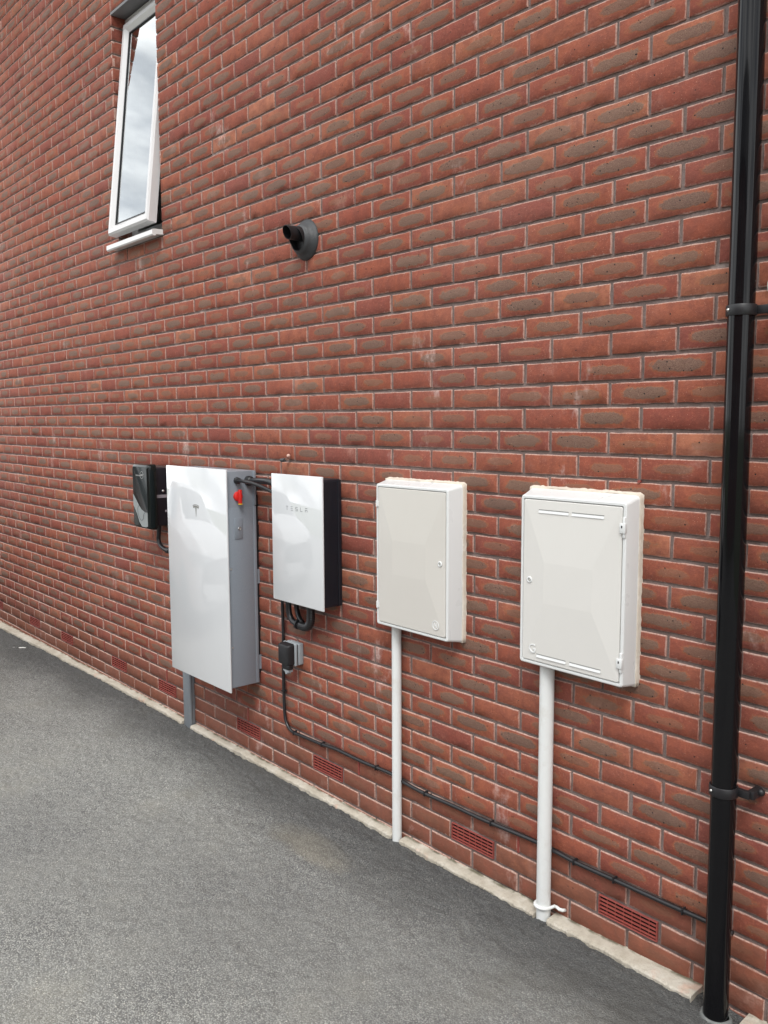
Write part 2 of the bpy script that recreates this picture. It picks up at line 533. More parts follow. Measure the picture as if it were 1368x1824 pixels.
def lathe(bm, prof, cx, cz, n=40, axis='Y', tilt=None):
    """prof = [(radius, y)], axis along Y through (cx,cz)"""
    rings = []
    for r, y in prof:
        rings.append([bm.verts.new((cx + r*math.cos(2*math.pi*k/n), y, cz + r*math.sin(2*math.pi*k/n))) for k in range(n)])
    for i in range(len(rings)-1):
        for k in range(n):
            bm.faces.new((rings[i][k], rings[i][(k+1) % n], rings[i+1][(k+1) % n], rings[i+1][k]))
    return rings

def prism_xz(bm, pts, y0, y1):
    """polygon in the X-Z plane extruded along Y"""
    a = [bm.verts.new((x, y0, z)) for x, z in pts]
    b = [bm.verts.new((x, y1, z)) for x, z in pts]
    bm.faces.new(a); bm.faces.new(b[::-1])
    for i in range(len(pts)):
        j = (i+1) % len(pts)
        bm.faces.new((a[i], b[i], b[j], a[j]))

def rot_copy(o, parent, dx):
    c = o.copy()
    COL.objects.link(c)
    c.parent = parent
    c.location = o.location + Vector((dx, 0, 0))
    return c

# ------------------------------------------------------------------ the brick house
house = empty('brick_house', (-3.4, 0.0, 0.0), 'new red brick house wall with recessed grey mortar and one narrow open window', 'house')

X0, X1 = -9.0, 2.925
K0, K1 = -2, 72
WX0, WX1, WZ0, WZ1 = -3.7125, -3.15, 2.70, 4.05
AIR = [0.675, 0.0, -0.675, -1.575, -2.25, -3.15, -3.825, -4.725, -5.40, -6.3, -6.975]     # right ends
WEEP = [2.1375, 1.2375, .3375, -.5625, -1.4625, -2.3625, -3.2625, -4.1625, -5.0625, -5.9625, -6.8625]

class Bricks:
    NX, NZ = 12, 7
    def __init__(s):
        s.V = []; s.F = []; s.UV = []; s.C = []; s.E = []; s.FL = []; s.FT = []
        s.rs = np.random.RandomState(11)
        s.n = 0
    def add(s, o, ua, va, na, L, H, flash, foot, r=None, long=0.215):
        """o: lower-left front corner, ua/va unit axes, na outward normal"""
        rs = s.rs
        nx, nz = s.NX, s.NZ
        e = 0.0024
        un = np.r_[0, 0, e, np.linspace(e, L-e, nx-6+2)[1:-1], L-e, L, L]
        vn = np.r_[0, 0, e*0.9, np.linspace(e, H-0.0034, nz-6+2)[1:-1], H-0.0034, H, H]
        U, V = np.meshgrid(un, vn, indexing='ij')
        D = np.zeros_like(U)                      # depth outward
        I, J = np.meshgrid(range(nx), range(nz), indexing='ij')
        back = (I == 0) | (I == nx-1) | (J == 0) | (J == nz-1)
        ring = ~back & ((I == 1) | (I == nx-2) | (J == 1) | (J == nz-2))
        D[ring] = -0.0016
        D[back] = -0.016
        # wobble of arrises, shared by the back ring so sides stay closed
        wu = rs.normal(0, 0.0006, nz); wu2 = rs.normal(0, 0.0006, nz)
        wv = rs.normal(0, 0.0007, nx); wv2 = rs.normal(0, 0.0007, nx)
        if rs.rand() < 0.12: wv[rs.randint(2, nx-2)] += 0.003
        if rs.rand() < 0.12: wv2[rs.randint(2, nx-2)] -= 0.003
        U = U.copy(); V = V.copy()
        for q in (0, 1): U[q, :] += wu; V[:, q] += wv
        for q in (-1, -2): U[q, :] += wu2; V[:, q] += wv2
        tilt = rs.normal(0, 0.0035, 2); d0 = rs.normal(0, 0.0006)
        D += np.where(back, 0, d0 + tilt[0]*(U-L/2) + tilt[1]*(V-H/2))
        D += np.where(back | ring, 0, rs.normal(0, 0.00018, D.shape))
        jo = rs.normal(0, 0.0008, 2)
        P = (np.array(o)[None, None] + (U+jo[0])[..., None]*np.array(ua) + (V+jo[1])[..., None]*np.array(va) + D[..., None]*np.array(na))
        s.V.append(P.reshape(-1, 3))
        idx = (np.arange(nx*nz).reshape(nx, nz) + s.n)
        q = np.stack([idx[:-1, :-1], idx[1:, :-1], idx[1:, 1:], idx[:-1, 1:]], -1).reshape(-1, 4)
        s.F.append(q)
        s.n += nx*nz
        lu = (U/L) if L > 0.15 else (0.5 + (U/L-0.5)*0.62)
        s.UV.append(np.stack([lu, V/H], -1).reshape(-1, 2))
        r = rs.rand(3) if r is None else r
        s.C.append(np.tile(np.r_[r, 1.0], (nx*nz, 1)))
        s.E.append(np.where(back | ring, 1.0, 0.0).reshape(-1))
        s.FL.append(np.full(nx*nz, flash)); s.FT.append(np.full(nx*nz, foot))
    def build(s, name, mat, parent):
        V = np.concatenate(s.V); F = np.concatenate(s.F); UV = np.concatenate(s.UV)
        me = bpy.data.meshes.new(name)
        me.vertices.add(len(V)); me.vertices.foreach_set('co', V.ravel())
        me.loops.add(F.size); me.loops.foreach_set('vertex_index', F.ravel().astype(np.int32))
        me.polygons.add(len(F)); me.polygons.foreach_set('loop_start', np.arange(0, F.size, 4, dtype=np.int32))
        ed_ = np.concatenate(s.E)
        me.polygons.foreach_set('use_smooth', ed_[F].max(1) < 0.5)
        me.update(calc_edges=True)
        uv = me.uv_layers.new(name='local'); uv.data.foreach_set('uv', UV[F.ravel()].ravel())
        ca = me.color_attributes.new('bcol', 'FLOAT_COLOR', 'POINT'); ca.data.foreach_set('color', np.concatenate(s.C).ravel())
        for nm, arr in (('edge', s.E), ('flash', s.FL), ('foot', s.FT)):
            at = me.attributes.new(nm, 'FLOAT', 'POINT'); at.data.foreach_set('value', np.concatenate(arr))
        me.validate()
        return link_mesh(name, me, mat, parent)

def flash_val(rs, k, x):
    if k <= 1: return 0.0 if rs.rand() < 0.8 else 0.25
    if k == 2: return rs.uniform(0, 0.3)
    q = rs.rand()
    if q < 0.15: return rs.uniform(0, 0.12)
    if q < 0.50: return rs.uniform(0.25, 0.6)
    return rs.uniform(0.6, 1.0)

B = Bricks()
for k in range(K0, K1):
    off = 0.0 if k % 2 else 0.1125
    js = [off + 0.225*i for i in range(-42, 16)]
    js = [j for j in js if X0-0.12 < j < X1+0.12]
    z = k*0.075
    if k == 11: js = sorted(js + [0.1125])
    for a, b in zip(js[:-1], js[1:]):
        a, b = max(a, X0), min(b, X1)
        if b-a < 0.05: continue
        segs = [(a, b, 0.0055, 0.0055)]
        if WZ0-0.01 < z < WZ1-0.01:
            if b > WX0+0.001 and a < WX1-0.001:
                segs = []
                if a < WX0-0.01: segs.append((a, WX0, 0.005, 0.0))
                if b > WX1+0.01: segs.append((WX1, b, 0.0, 0.005))
            else:
                if abs(b-WX0) < 0.001: segs = [(a, b, 0.005, 0.0)]
                if abs(a-WX1) < 0.001: segs = [(a, b, 0.0, 0.005)]
        if k == 1 and any(abs(b-q) < 0.01 for q in AIR): continue
        for (p, q, la, lb) in segs:
            fl = flash_val(B.rs, k, p)
            foot = 1.0 if k <= 1 else (0.75 if k == 2 else 0.0)
            B.add((p+la, 0, z+0.0055), (1, 0, 0), (0, 0, 1), (0, -1, 0), q-p-la-lb, 0.064, fl, foot)
# reveals of the window opening
for k in range(36, 54):
    z = k*0.075
    for (x, nx_) in ((WX0, 1), (WX1, -1)):
        if nx_ > 0:
            B.add((x, 0.0005, z+0.005), (0, 1, 0), (0, 0, 1), (1, 0, 0), 0.1005, 0.065, 0.0, 0.0)
        else:
            B.add((x, 0.101, z+0.005), (0, -1, 0), (0, 0, 1), (-1, 0, 0), 0.1005, 0.065, 0.0, 0.0)
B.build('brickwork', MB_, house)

# mortar sheet behind the bricks, with the opening cut out
bm = bmesh.new()
def quad(a, b, c, d): bm.faces.new([bm.verts.new(q) for q in (a, b, c, d)])
ym = 0.0058
zt = K1*0.075; zb = K0*0.075
for (a, b, c, d) in ((X0, WX0-0.004, zb, zt), (WX1+0.004, X1, zb, zt), (WX0-0.004, WX1+0.004, zb, WZ0-0.02), (WX0-0.004, WX1+0.004, WZ1-0.004, zt)):
    # split round the air bricks is not needed: they sit proud of this sheet
    quad((a, ym, c), (b, ym, c), (b, ym, d), (a, ym, d))
for x, s_ in ((WX0-0.005, 1), (WX1+0.005, -1)):
    quad((x, ym, WZ0-0.02), (x, 0.30, WZ0-0.02), (x, 0.30, WZ1), (x, ym, WZ1))
fin(bm, 'mortar', MORT, house)

# lintel over the window, cavity block below
box('lintel', WX0-0.004, WX1+0.004, -0.001, 0.10, 4.036, 4.052, plastic('grey_lintel_steel', (0.16, 0.16, 0.165), 0.6), house, 0.002)
box('cavity_closer', WX0-0.004, WX1+0.004, 0.006, 0.28, 2.60, 2.705, MORT, house)

# the rest of the shell: side walls, eaves, roof
bm = bmesh.new()
for args in ((X0, X0+0.3, 0.02, 7.5, -0.2, 5.4), (X1-0.3, X1, 0.02, 7.5, -0.2, 5.4), (X0+0.3, X1-0.3, 7.2, 7.5, -0.2, 5.4)):
    bbox(bm, *args)
fin(bm, 'outer_wall', plastic('distant_red_brick', (0.27, 0.075, 0.05), 0.9, 0.2, 0.35), house)
box('soffit', X0-0.2, X1+0.2, -0.30, 7.8, 5.402, 5.44, UPVC, house)
box('fascia', X0-0.2, X1+0.2, -0.32, -0.301, 5.38, 5.58, UPVC, house, 0.003)
bm = bmesh.new()
pr = [(-0.42, 5.50), (3.75, 8.1), (7.95, 5.50), (7.95, 5.46), (-0.42, 5.46)]
a = [bm.verts.new((X0-0.3, y, z)) for y, z in pr]; b = [bm.verts.new((X1+0.3, y, z)) for y, z in pr]
bm.faces.new(a); bm.faces.new(b[::-1])
for i in range(len(pr)): bm.faces.new((a[i], b[i], b[(i+1) % len(pr)], a[(i+1) % len(pr)]))
fin(bm, 'roof', plastic('slate_roof_tiles', (0.06, 0.06, 0.065), 0.7, 0.3, 0.4), house)
# dark room behind the window
bm = bmesh.new()
bbox(bm, -4.6, -2.2, 0.31, 2.6, 2.2, 4.7)
for f in list(bm.faces):
    if abs(f.calc_center_median().y-0.31) < 0.01: bm.faces.remove(f)
quads = []
fin(bm, 'room', plastic('dim_room_paint', (0.35, 0.33, 0.31), 0.9), house)
bm = bmesh.new()
for (a, b, c, d) in ((-4.6, WX0, 2.2, 4.7), (WX1, -2.2, 2.2, 4.7), (WX0, WX1, 2.2, WZ0), (WX0, WX1, WZ1, 4.7)):
    quad((a, 0.305, c), (b, 0.305, c), (b, 0.305, d), (a, 0.305, d))
fin(bm, 'inner_wall', plastic('plaster', (0.6, 0.58, 0.55), 0.9), house)

# ---- top-hung window, open at the bottom
win = bpy.data.objects.new('window', None); COL.objects.link(win); win.parent = house
WF = plastic('aged_white_upvc', (0.64, 0.635, 0.635), 0.25, 0.5, 0.04)
def frame_obj(name, x0, x1, z0, z1, y0, y1, w, mat, parent, bev=0.006, tf=None, w2=None):
    """mitred rectangular frame with a chamfered section"""
    bm = bmesh.new()
    prof = [(0, y1), (0, y0+bev), (bev, y0), (w*0.55, y0), (w, y0+bev*2.2), (w, y1)]
    rings = []
    for (cx, cz, sx, sz) in ((x0, z0, 1, 1), (x1, z0, -1, 1), (x1, z1, -1, -1), (x0, z1, 1, -1)):
        rings.append([bm.verts.new((cx+sx*d, y, cz+sz*d)) for d, y in prof])
    for i in range(4):
        a, b = rings[i], rings[(i+1) % 4]
        for k in range(len(prof)):
            kk = (k+1) % len(prof)
            bm.faces.new((a[k], b[k], b[kk], a[kk]))
    if tf is not None: bmesh.ops.transform(bm, matrix=tf, verts=bm.verts)
    return fin(bm, name, mat, parent)
frame_obj('frame', WX0+0.002, WX1-0.002, 2.735, 4.033, 0.085, 0.150, 0.074, WF, win, 0.003)
# sash in the closed position, then swung about its top edge
hz, hy = 3.985, 0.078
ANG = math.atan2(0.140, 1.215)
tf = Matrix.Translation((0, hy, hz)) @ Matrix.Rotation(-ANG, 4, 'X') @ Matrix.Translation((0, -hy, -hz))
sx0, sx1, sz0, sz1 = -3.693, -3.168, 2.765, 3.995
sash = frame_obj('sash', sx0, sx1, sz0, sz1, 0.062, 0.118, 0.058, WF, win, 0.010, tf)
bm = bmesh.new()
bbox(bm, sx0+0.05, sx1-0.05, 0.086, 0.104, sz0+0.05, sz1-0.05)
bmesh.ops.transform(bm, matrix=tf, verts=bm.verts)
fin(bm, 'pane', PANE, win)
bm = bmesh.new()                       # rubber gaskets
for a in ((sx0+0.0578, sx0+0.064, sz0+0.058, sz1-0.058), (sx1-0.064, sx1-0.0578, sz0+0.058, sz1-0.058),
          (sx0+0.064, sx1-0.064, sz0+0.058, sz0+0.064), (sx0+0.064, sx1-0.064, sz1-0.064, sz1-0.058)):
    bbox(bm, a[0], a[1], 0.080, 0.0855, a[2], a[3])
bbox(bm, sx0+0.012, sx0+0.020, 0.1182, 0.126, sz0+0.012, sz1-0.03)
bbox(bm, sx1-0.020, sx1-0.012, 0.1182, 0.126, sz0+0.012, sz1-0.03)
bbox(bm, sx0+0.020, sx1-0.020, 0.1182, 0.126, sz0+0.012, sz0+0.020)
bmesh.ops.transform(bm, matrix=tf, verts=bm.verts)
fin(bm, 'gasket', BLACKM, win)
for xx in (sx0+0.030, sx1-0.045):      # friction stays
    bm = bmesh.new()
    tube(bm, [(xx+0.008, 0.120, 3.45), (xx+0.008, 0.06, 3.10)], 0.006, 8)
    fin(bm, 'stay', STEEL, win)
bm = bmesh.new()
pts = [(-0.064, 2.699), (-0.064, 2.722), (-0.056, 2.727), (0.10, 2.736), (0.10, 2.708), (-0.040, 2.700), (-0.045, 2.692), (-0.058, 2.692)]
a = [bm.verts.new((WX0-0.030, y, z)) for y, z in pts]; b = [bm.verts.new((WX1+0.012, y, z)) for y, z in pts]
bm.faces.new(a); bm.faces.new(b[::-1])
for i in range(len(pts)): bm.faces.new((a[i], b[i], b[(i+1) % len(pts)], a[(i+1) % len(pts)]))
fin(bm, 'window_sill', UPVC, win)

bm = bmesh.new()
bbox(bm, WX0+0.001, WX0+0.014, 0.151, 0.302, 2.75, 4.02)
bbox(bm, WX1-0.014, WX1-0.001, 0.151, 0.302, 2.75, 4.02)
bbox(bm, WX0+0.001, WX1-0.001, 0.151, 0.38, 2.722, 2.749)
fin(bm, 'reveal_lining', WF, win)

# ---- air bricks and weep vents (parts of the house, each its own mesh)
def airbrick_mesh():
    bm = bmesh.new()
    x0, x1, z0, z1 = -0.220, -0.005, 0.080, 0.145
    yf = -0.002
    t = 0.0035
    bbox(bm, x0, x1, yf, 0.02, z1-t, z1, 0.001, 1)
    bbox(bm, x0, x1, yf, 0.02, z0, z0+t, 0.001, 1)
    bbox(bm, x0, x0+t, yf+0.0003, 0.02, z0+t, z1-t)
    bbox(bm, x1-t, x1, yf+0.0003, 0.02, z0+t, z1-t)
    n = 5
    for i in range(1, n):                # sloping louvres
        zc = z0 + (z1-z0)*i/n
        vs = bbox(bm, x0+t, x1-t, yf+0.001, 0.012, zc-0.0015, zc+0.0015)
        for v in vs:
            if v.co.y < 0.005: v.co.z -= 0.0025
    for i in range(1, 7):
        xc = x0 + (x1-x0)*i/7
        bbox(bm, xc-0.0010, xc+0.0010, yf+0.0035, 0.012, z0+t, z1-t)
    for f in list(bm.faces): f.material_index = 0
    d = bmesh.ops.create_grid(bm, x_segments=1, y_segments=1, size=0.5)
    for v in d['verts']:
        v.co = Vector((x0+t/2 if v.co.x < 0 else x1-t/2, 0.0051, z0+t/2 if v.co.y < 0 else z1-t/2))
    for f in bm.faces:
        if all(v in d['verts'] for v in f.verts): f.material_index = 1
    bmesh.ops.recalc_face_normals(bm, faces=bm.faces)
    me = bpy.data.meshes.new('air_brick'); bm.to_mesh(me); bm.free()
    return me
am = airbrick_mesh()
ab = link_mesh('air_brick', am, [TERR, DARK], house)
ab.location += Vector((AIR[1], 0, 0))
for q in AIR:
    if q != AIR[1]:
        rot_copy(ab, house, q-AIR[1])
def weep_mesh():
    bm = bmesh.new()
    bbox(bm, -0.005, 0.005, -0.001, 0.02, 0.152, 0.222, 0.0006, 1)
    for i in range(9):
        zz = 0.157+i*0.007
        bbox(bm, -0.0034, 0.0034, -0.0022, -0.0008, zz, zz+0.0034)
    bmesh.ops.recalc_face_normals(bm, faces=bm.faces)
    me = bpy.data.meshes.new('weep_vent'); bm.to_mesh(me); bm.free()
    return me
wv = link_mesh('weep_vent', weep_mesh(), TERR, house)
wv.location += Vector((WEEP[3], 0, 0))
for q in WEEP:
    if q != WEEP[3]: rot_copy(wv, house, q-WEEP[3])

# ---- concrete footing strip, irregular outer edge
def ledge_z(x):
    xs = [-9, -6.4, -3.5, -1.2, -0.5, 0.0, 0.15, 0.30, 3]
    zs = [-0.034, -0.030, -0.013, -0.013, -0.003, 0.012, 0.018, 0.006, 0.0]
    return float(np.interp(x, xs, zs))
def ledge_y(x):
    xs = [-9, -6.4, -5.2, -3.5, -1.2, -0.9, -0.4, 0.15, 3]
    ys = [-0.070, -0.068, -0.050, -0.038, -0.034, -0.045, -0.052, -0.064, -0.062]
    return float(np.interp(x, xs, ys))
def road_z(x, y):
    return ledge_z(x) - 0.016 - 0.012*min(1, max(0, (-y-0.05)/1.5)) - 0.010*max(0, (x+0.2)) if x < 0.6 else -0.035
nse = np.random.RandomState(3)
def noise1(n, sm):
    a = nse.normal(0, 1, n+2*sm)
    kx = np.hanning(2*sm+1); kx /= np.sqrt((kx**2).sum())
    return np.convolve(a, kx, 'valid')[:n]
def strip(xa, xb, name):
    n = int((xb-xa)/0.008)
    xs = np.linspace(xa, xb, n)
    w1 = noise1(n, 1)*0.0014 + noise1(n, 4)*0.0016 + noise1(n, 30)*0.0016
    w2 = noise1(n, 2)*0.0006 + noise1(n, 20)*0.0010
    bm = bmesh.new()
    rows = []
    for i, x in enumerate(xs):
        zt_ = ledge_z(x) + w2[i]; yo = ledge_y(x) + w1[i]
        rows.append([bm.verts.new(q) for q in ((x, 0.004, zt_+0.004), (x, -0.010, zt_+0.001), (x, yo*0.6, zt_), (x, yo+0.005, zt_-0.002), (x, yo, zt_-0.008), (x, yo-0.003, -0.12))])
    for a, b in zip(rows[:-1], rows[1:]):
        for k in range(5): bm.faces.new((a[k], b[k], b[k+1], a[k+1]))
    bm.faces.new(rows[0][::-1] + [bm.verts.new((xs[0], 0.004, -0.12))]) if False else None
    e0 = bm.verts.new((xs[0], 0.004, -0.12)); bm.faces.new(rows[0]+[e0])
    e1 = bm.verts.new((xs[-1], 0.004, -0.12)); bm.faces.new(rows[-1][::-1]+[e1])
    return fin(bm, name, CONC, house, smooth=False)
strip(-9.0, -3.015, 'footing')
strip(-2.918, -1.21, 'footing')
strip(-1.158, -0.445, 'footing')
strip(-0.392, 0.150, 'footing')
strip(0.290, 2.9, 'footing')

# ------------------------------------------------------------------ ground
def grid_mesh(xs, ys, zf):
    X, Y = np.meshgrid(xs, ys, indexing='ij')
    return X, Y
nx, ny = 720, 260
xs = np.linspace(-7.0, 0.95, nx)
t = np.linspace(0, 1, ny)
yb = -2.6
edge = np.array([ledge_y(x) for x in xs]) + noise1(nx, 1)*0.0022 + noise1(nx, 3)*0.003 + noise1(nx, 12)*0.003
edge += 0.003
X = np.repeat(xs[:, None], ny, 1)
Y = edge[:, None]*(1-t[None])**1 + (yb)*t[None]
tt = t**1.25
Y = edge[:, None]*(1-tt[None]) + yb*tt[None]
# around pipes the tarmac runs in to the wall
def gapw(c, w): return np.clip(1-np.abs((xs-c)/w), 0, 1)
gp = np.zeros(nx)
for c, w in ((-2.966, 0.052), (-1.184, 0.028), (-0.418, 0.030), (0.220, 0.075)):
    gp = np.maximum(gp, (np.abs(xs-c) < w).astype(float))
pull = gp[:, None]*np.clip(1-tt[None]/0.03, 0, 1)
Y = Y*(1-pull) + 0.006*pull
zb_ = np.array([ledge_z(x) for x in xs]) - 0.013
Z = zb_[:, None] - 0.015*np.clip((-Y-0.05)/1.5, 0, 1)
g = np.random.RandomState(5)
nz_ = g.normal(0, 1, (nx, ny))
def blur(a, k):
    w = np.hanning(2*k+1); w /= w.sum()
    a = np.apply_along_axis(lambda v: np.convolve(v, w, 'same'), 0, a)
    return np.apply_along_axis(lambda v: np.convolve(v, w, 'same'), 1, a)
fade = np.clip((1-tt[None])*12, 0, 1)*np.clip(np.minimum(xs+7.0, 0.95-xs)[:, None]/0.15, 0, 1)
Z += (nz_*0.0007 + blur(nz_, 3)*0.006 + blur(nz_, 14)*0.03)*fade
near = np.clip(1-(edge[:, None]-Y)/0.02, 0, 1)
Z -= near*0.006
XN, YN, ZN = X, Y, Z
V = np.stack([X, Y, Z], -1).reshape(-1, 3)
idx = np.arange(nx*ny).reshape(nx, ny)
F = np.stack([idx[:-1, :-1], idx[:-1, 1:], idx[1:, 1:], idx[1:, :-1]], -1).reshape(-1, 4)
# outer skirt joins the far tarmac sheet
me = bpy.data.meshes.new('driveway')
me.from_pydata(V.tolist(), [], F.tolist())
me.polygons.foreach_set('use_smooth', [True]*len(me.polygons))
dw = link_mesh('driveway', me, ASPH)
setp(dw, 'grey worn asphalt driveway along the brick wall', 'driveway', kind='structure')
# far tarmac, under and beyond
bm = bmesh.new()
def fz(x, y): return ledge_z(x) - 0.013 - 0.015*min(1, max(0, (-y-0.05)/1.5))
def gq(x0, x1, y0, y1, z): bm.faces.new([bm.verts.new(q) for q in ((x0, y0, z), (x1, y0, z), (x1, y1, z), (x0, y1, z))])
def sheet(xa, xb, ya, yb, nx_, ny_):
    P = [[bm.verts.new((xa+(xb-xa)*i/nx_, ya+(yb-ya)*j/ny_, fz(xa+(xb-xa)*i/nx_, ya+(yb-ya)*j/ny_))) for j in range(ny_+1)] for i in range(nx_+1)]
    for i in range(nx_):
        for j in range(ny_): bm.faces.new((P[i][j], P[i+1][j], P[i+1][j+1], P[i][j+1]))
sheet(-14, -7.0, -8.5, 0.02, 8, 40)
sheet(0.95, 6, -8.5, 0.02, 12, 40)
sheet(-7.0, 0.95, -8.5, -2.6, 719, 6)
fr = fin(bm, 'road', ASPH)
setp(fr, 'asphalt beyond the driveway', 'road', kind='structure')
bm = bmesh.new()
gq(-300, 300, -300, 300, -0.10)
gm = NT('lawn', rough=0.95); gm.color(gm.mix(gm.noise(3, 5), (0.05, 0.085, 0.025), (0.09, 0.11, 0.04)))
gr = fin(bm, 'ground', gm.m)
setp(gr, 'open ground round the house', 'ground', kind='structure')

# ------------------------------------------------------------------ meter boxes
def meter_box(name, label, x0, x1, z0, z1, yf, body_mat, door_mat, flare, hinge_right, group):
    t = empty(name, ((x0+x1)/2, 0, z0), label, 'meter box')
    # body: tapered shell with a raised rim round the door
    bm = bmesh.new()
    fl, fr_, ft, fb = flare
    n = 5
    def ring(ix, y, dx0, dx1, dz0, dz1, rad):
        pts = []
        for (cx, cz, a0) in ((x1-ix+dx1-rad, z1-ix+dz1-rad, 0), (x0+ix-dx0+rad, z1-ix+dz1-rad, 90), (x0+ix-dx0+rad, z0+ix-dz0+rad, 180), (x1-ix+dx1-rad, z0+ix-dz0+rad, 270)):
            for k in range(n):
                a = R(a0 + 90*k/(n-1))
                pts.append(bm.verts.new((cx+rad*math.cos(a), y, cz+rad*math.sin(a))))
        return pts
    yb_ = -0.016
    L = [ring(0, yb_, fl, fr_, ft*0 + fb, ft, 0.012),
         ring(0, yb_-0.006, fl*0.9, fr_*0.9, fb*0.9, ft*0.9, 0.012),
         ring(0, yf+0.008, 0.001, 0.001, 0.001, 0.001, 0.010),
         ring(0, yf+0.0025, 0, 0, 0, 0, 0.010),
         ring(0.003, yf, 0, 0, 0, 0, 0.008),
         ring(0.0095, yf, 0, 0, 0, 0, 0.006),
         ring(0.0115, yf+0.008, 0, 0, 0, 0, 0.006)]
    for a, b in zip(L[:-1], L[1:]):
        m_ = len(a)
        for i in range(m_): bm.faces.new((a[i], a[(i+1) % m_], b[(i+1) % m_], b[i]))
    bm.faces.new(L[-1]); bm.faces.new(L[0][::-1])
    fin(bm, 'body', body_mat, t, auto=28)
    # foam / mastic bead filling to the brick
    bm = bmesh.new()
    rs = np.random.RandomState(int(abs(x0*100)))
    pts = []
    xa, xb, za, zb2 = x0-fl-0.001, x1+fr_+0.001, z0-fb-0.000, z1+ft+0.002
    per = []
    m_ = 40
    for i in range(m_): per.append((xa+(xb-xa)*i/m_, zb2, 0, 1))
    for i in range(m_): per.append((xb, zb2-(zb2-za)*i/m_, 1, 0))
    for i in range(m_): per.append((xb-(xb-xa)*i/m_, za, 0, -1))
    for i in range(m_): per.append((xa, za+(zb2-za)*i/m_, -1, 0))
    r1 = []; r2 = []; r3 = []
    for (x, z, nx__, nz__) in per:
        d = 0.0008 + abs(rs.normal(0, 0.0008)) + (0.0015 if nz__ > 0 else 0.0)
        d2 = d*1.2 + abs(rs.normal(0, 0.0010)) + (0.003 if nz__ > 0 else 0.001 if nx__ > 0 else 0)
        r1.append(bm.verts.new((x+nx__*d*0.4, yb_-0.001+rs.normal(0, 0.0006), z+nz__*d*0.4)))
        r2.append(bm.verts.new((x+nx__*d, yb_+0.005+rs.normal(0, 0.001), z+nz__*d)))
        r3.append(bm.verts.new((x+nx__*d2, 0.003, z+nz__*d2)))
    N = len(per)
    for i in range(N):
        j = (i+1) % N
        bm.faces.new((r1[i], r1[j], r2[j], r2[i])); bm.faces.new((r2[i], r2[j], r3[j], r3[i]))
    bm.faces.new(r1)
    fin(bm, 'sealant_bead', FOAM, t, smooth=True)
    # door with a shallow pyramid pressed into it
    dx0, dx1, dz0, dz1 = x0+0.0135, x1-0.0135, z0+0.0135, z1-0.0135
    yd = yf-0.0012
    bm = bmesh.new()
    def rr_(ix, y, rad):
        p = []
        for (cx, cz, a0) in ((dx1-ix-rad, dz1-ix-rad, 0), (dx0+ix+rad, dz1-ix-rad, 90), (dx0+ix+rad, dz0+ix+rad, 180), (dx1-ix-rad, dz0+ix+rad, 270)):
            for k in range(n):
                a = R(a0+90*k/(n-1))
                p.append(bm.verts.new((cx+rad*math.cos(a), y, cz+rad*math.sin(a))))
        return p
    o1 = rr_(0, yf+0.007, 0.006); o2 = rr_(0, yd+0.0015, 0.006); o3 = rr_(0.0015, yd, 0.005)
    for a, b in ((o1, o2), (o2, o3)):
        for i in range(len(a)): bm.faces.new((a[i], a[(i+1) % len(a)], b[(i+1) % len(b)], b[i]))
    w_, h_ = dx1-dx0, dz1-dz0
    yp = yd-0.0072
    inner = [bm.verts.new(q) for q in ((dx0+w_*0.74, yp, dz0+h_*0.625), (dx0+w_*0.24, yp, dz0+h_*0.625), (dx0+w_*0.24, yp, dz0+h_*0.375), (dx0+w_*0.74, yp, dz0+h_*0.375))]
    bm.faces.new(inner)
    for c in range(4):
        base = o3[c*n:(c+1)*n]; nxt = o3[((c+1) % 4)*n]
        for i in range(n-1): bm.faces.new((base[i], base[i+1], inner[c]))
        bm.faces.new((base[-1], nxt, inner[(c+1) % 4], inner[c]))
    door = fin(bm, 'door', door_mat, t)
    return t, door, (dx0, dx1, dz0, dz1, yd)

def surf_y(d, x, z):
    """front surface of the pyramid door at (x,z)"""
    dx0, dx1, dz0, dz1, yd = d
    w_, h_ = dx1-dx0, dz1-dz0
    a = min((x-dx0)/(0.24*w_), (dx1-x)/(0.26*w_), (z-dz0)/(0.375*h_), (dz1-z)/(0.375*h_), 1)
    return yd-0.0072*max(0, a)

def lock_part(door, d, x, z, mat):
    y = surf_y(d, x, z)
    bm = bmesh.new()
    rg = lathe(bm, [(0.0105, y+0.002), (0.0105, y-0.002), (0.009, y-0.0032), (0.0065, y-0.0032), (0.0058, y-0.0005)], x, z, 24)
    lk = fin(bm, 'lock', mat, door, auto=30)
    bm = bmesh.new()
    rg = lathe(bm, [(0.0056, y+0.001), (0.0054, y-0.0014), (0.0034, y-0.0016), (0.0026, y+0.001)], x, z, 20)
    bm.faces.new(rg[-1])
    fin(bm, 'lock_core', STEEL, door, auto=30)

# electricity box
eb, ed, edd = meter_box('electricity_meter_box', 'pale beige meter box with plain door and small round button, above the thinner white pipe', -1.244, -0.842, 0.876, 1.437, -0.078,
                        WHITE_BOX, BEIGE_BOX, (0.012, 0.013, 0.014, 0.010), False, None)
lock_part(ed, edd, -0.880, 1.161, WHITE_BOX)
def text_mesh(txt, size, depth, name):
    cu = bpy.data.curves.new(name, 'FONT')
    cu.body = txt; cu.size = size; cu.extrude = depth; cu.align_x = 'CENTER'; cu.align_y = 'CENTER'
    ob = bpy.data.objects.new('tmp_text', cu)
    COL.objects.link(ob)
    dg = bpy.context.evaluated_depsgraph_get()
    me = bpy.data.meshes.new_from_object(ob.evaluated_get(dg))
    bpy.data.objects.remove(ob)
    for v in me.vertices:
        x, y, z = v.co
        v.co = (x, -z, y)
    me.name = name
    return me
def shift(me, x, y, z):
    for v in me.vertices: v.co += Vector((x, y, z))
    return me
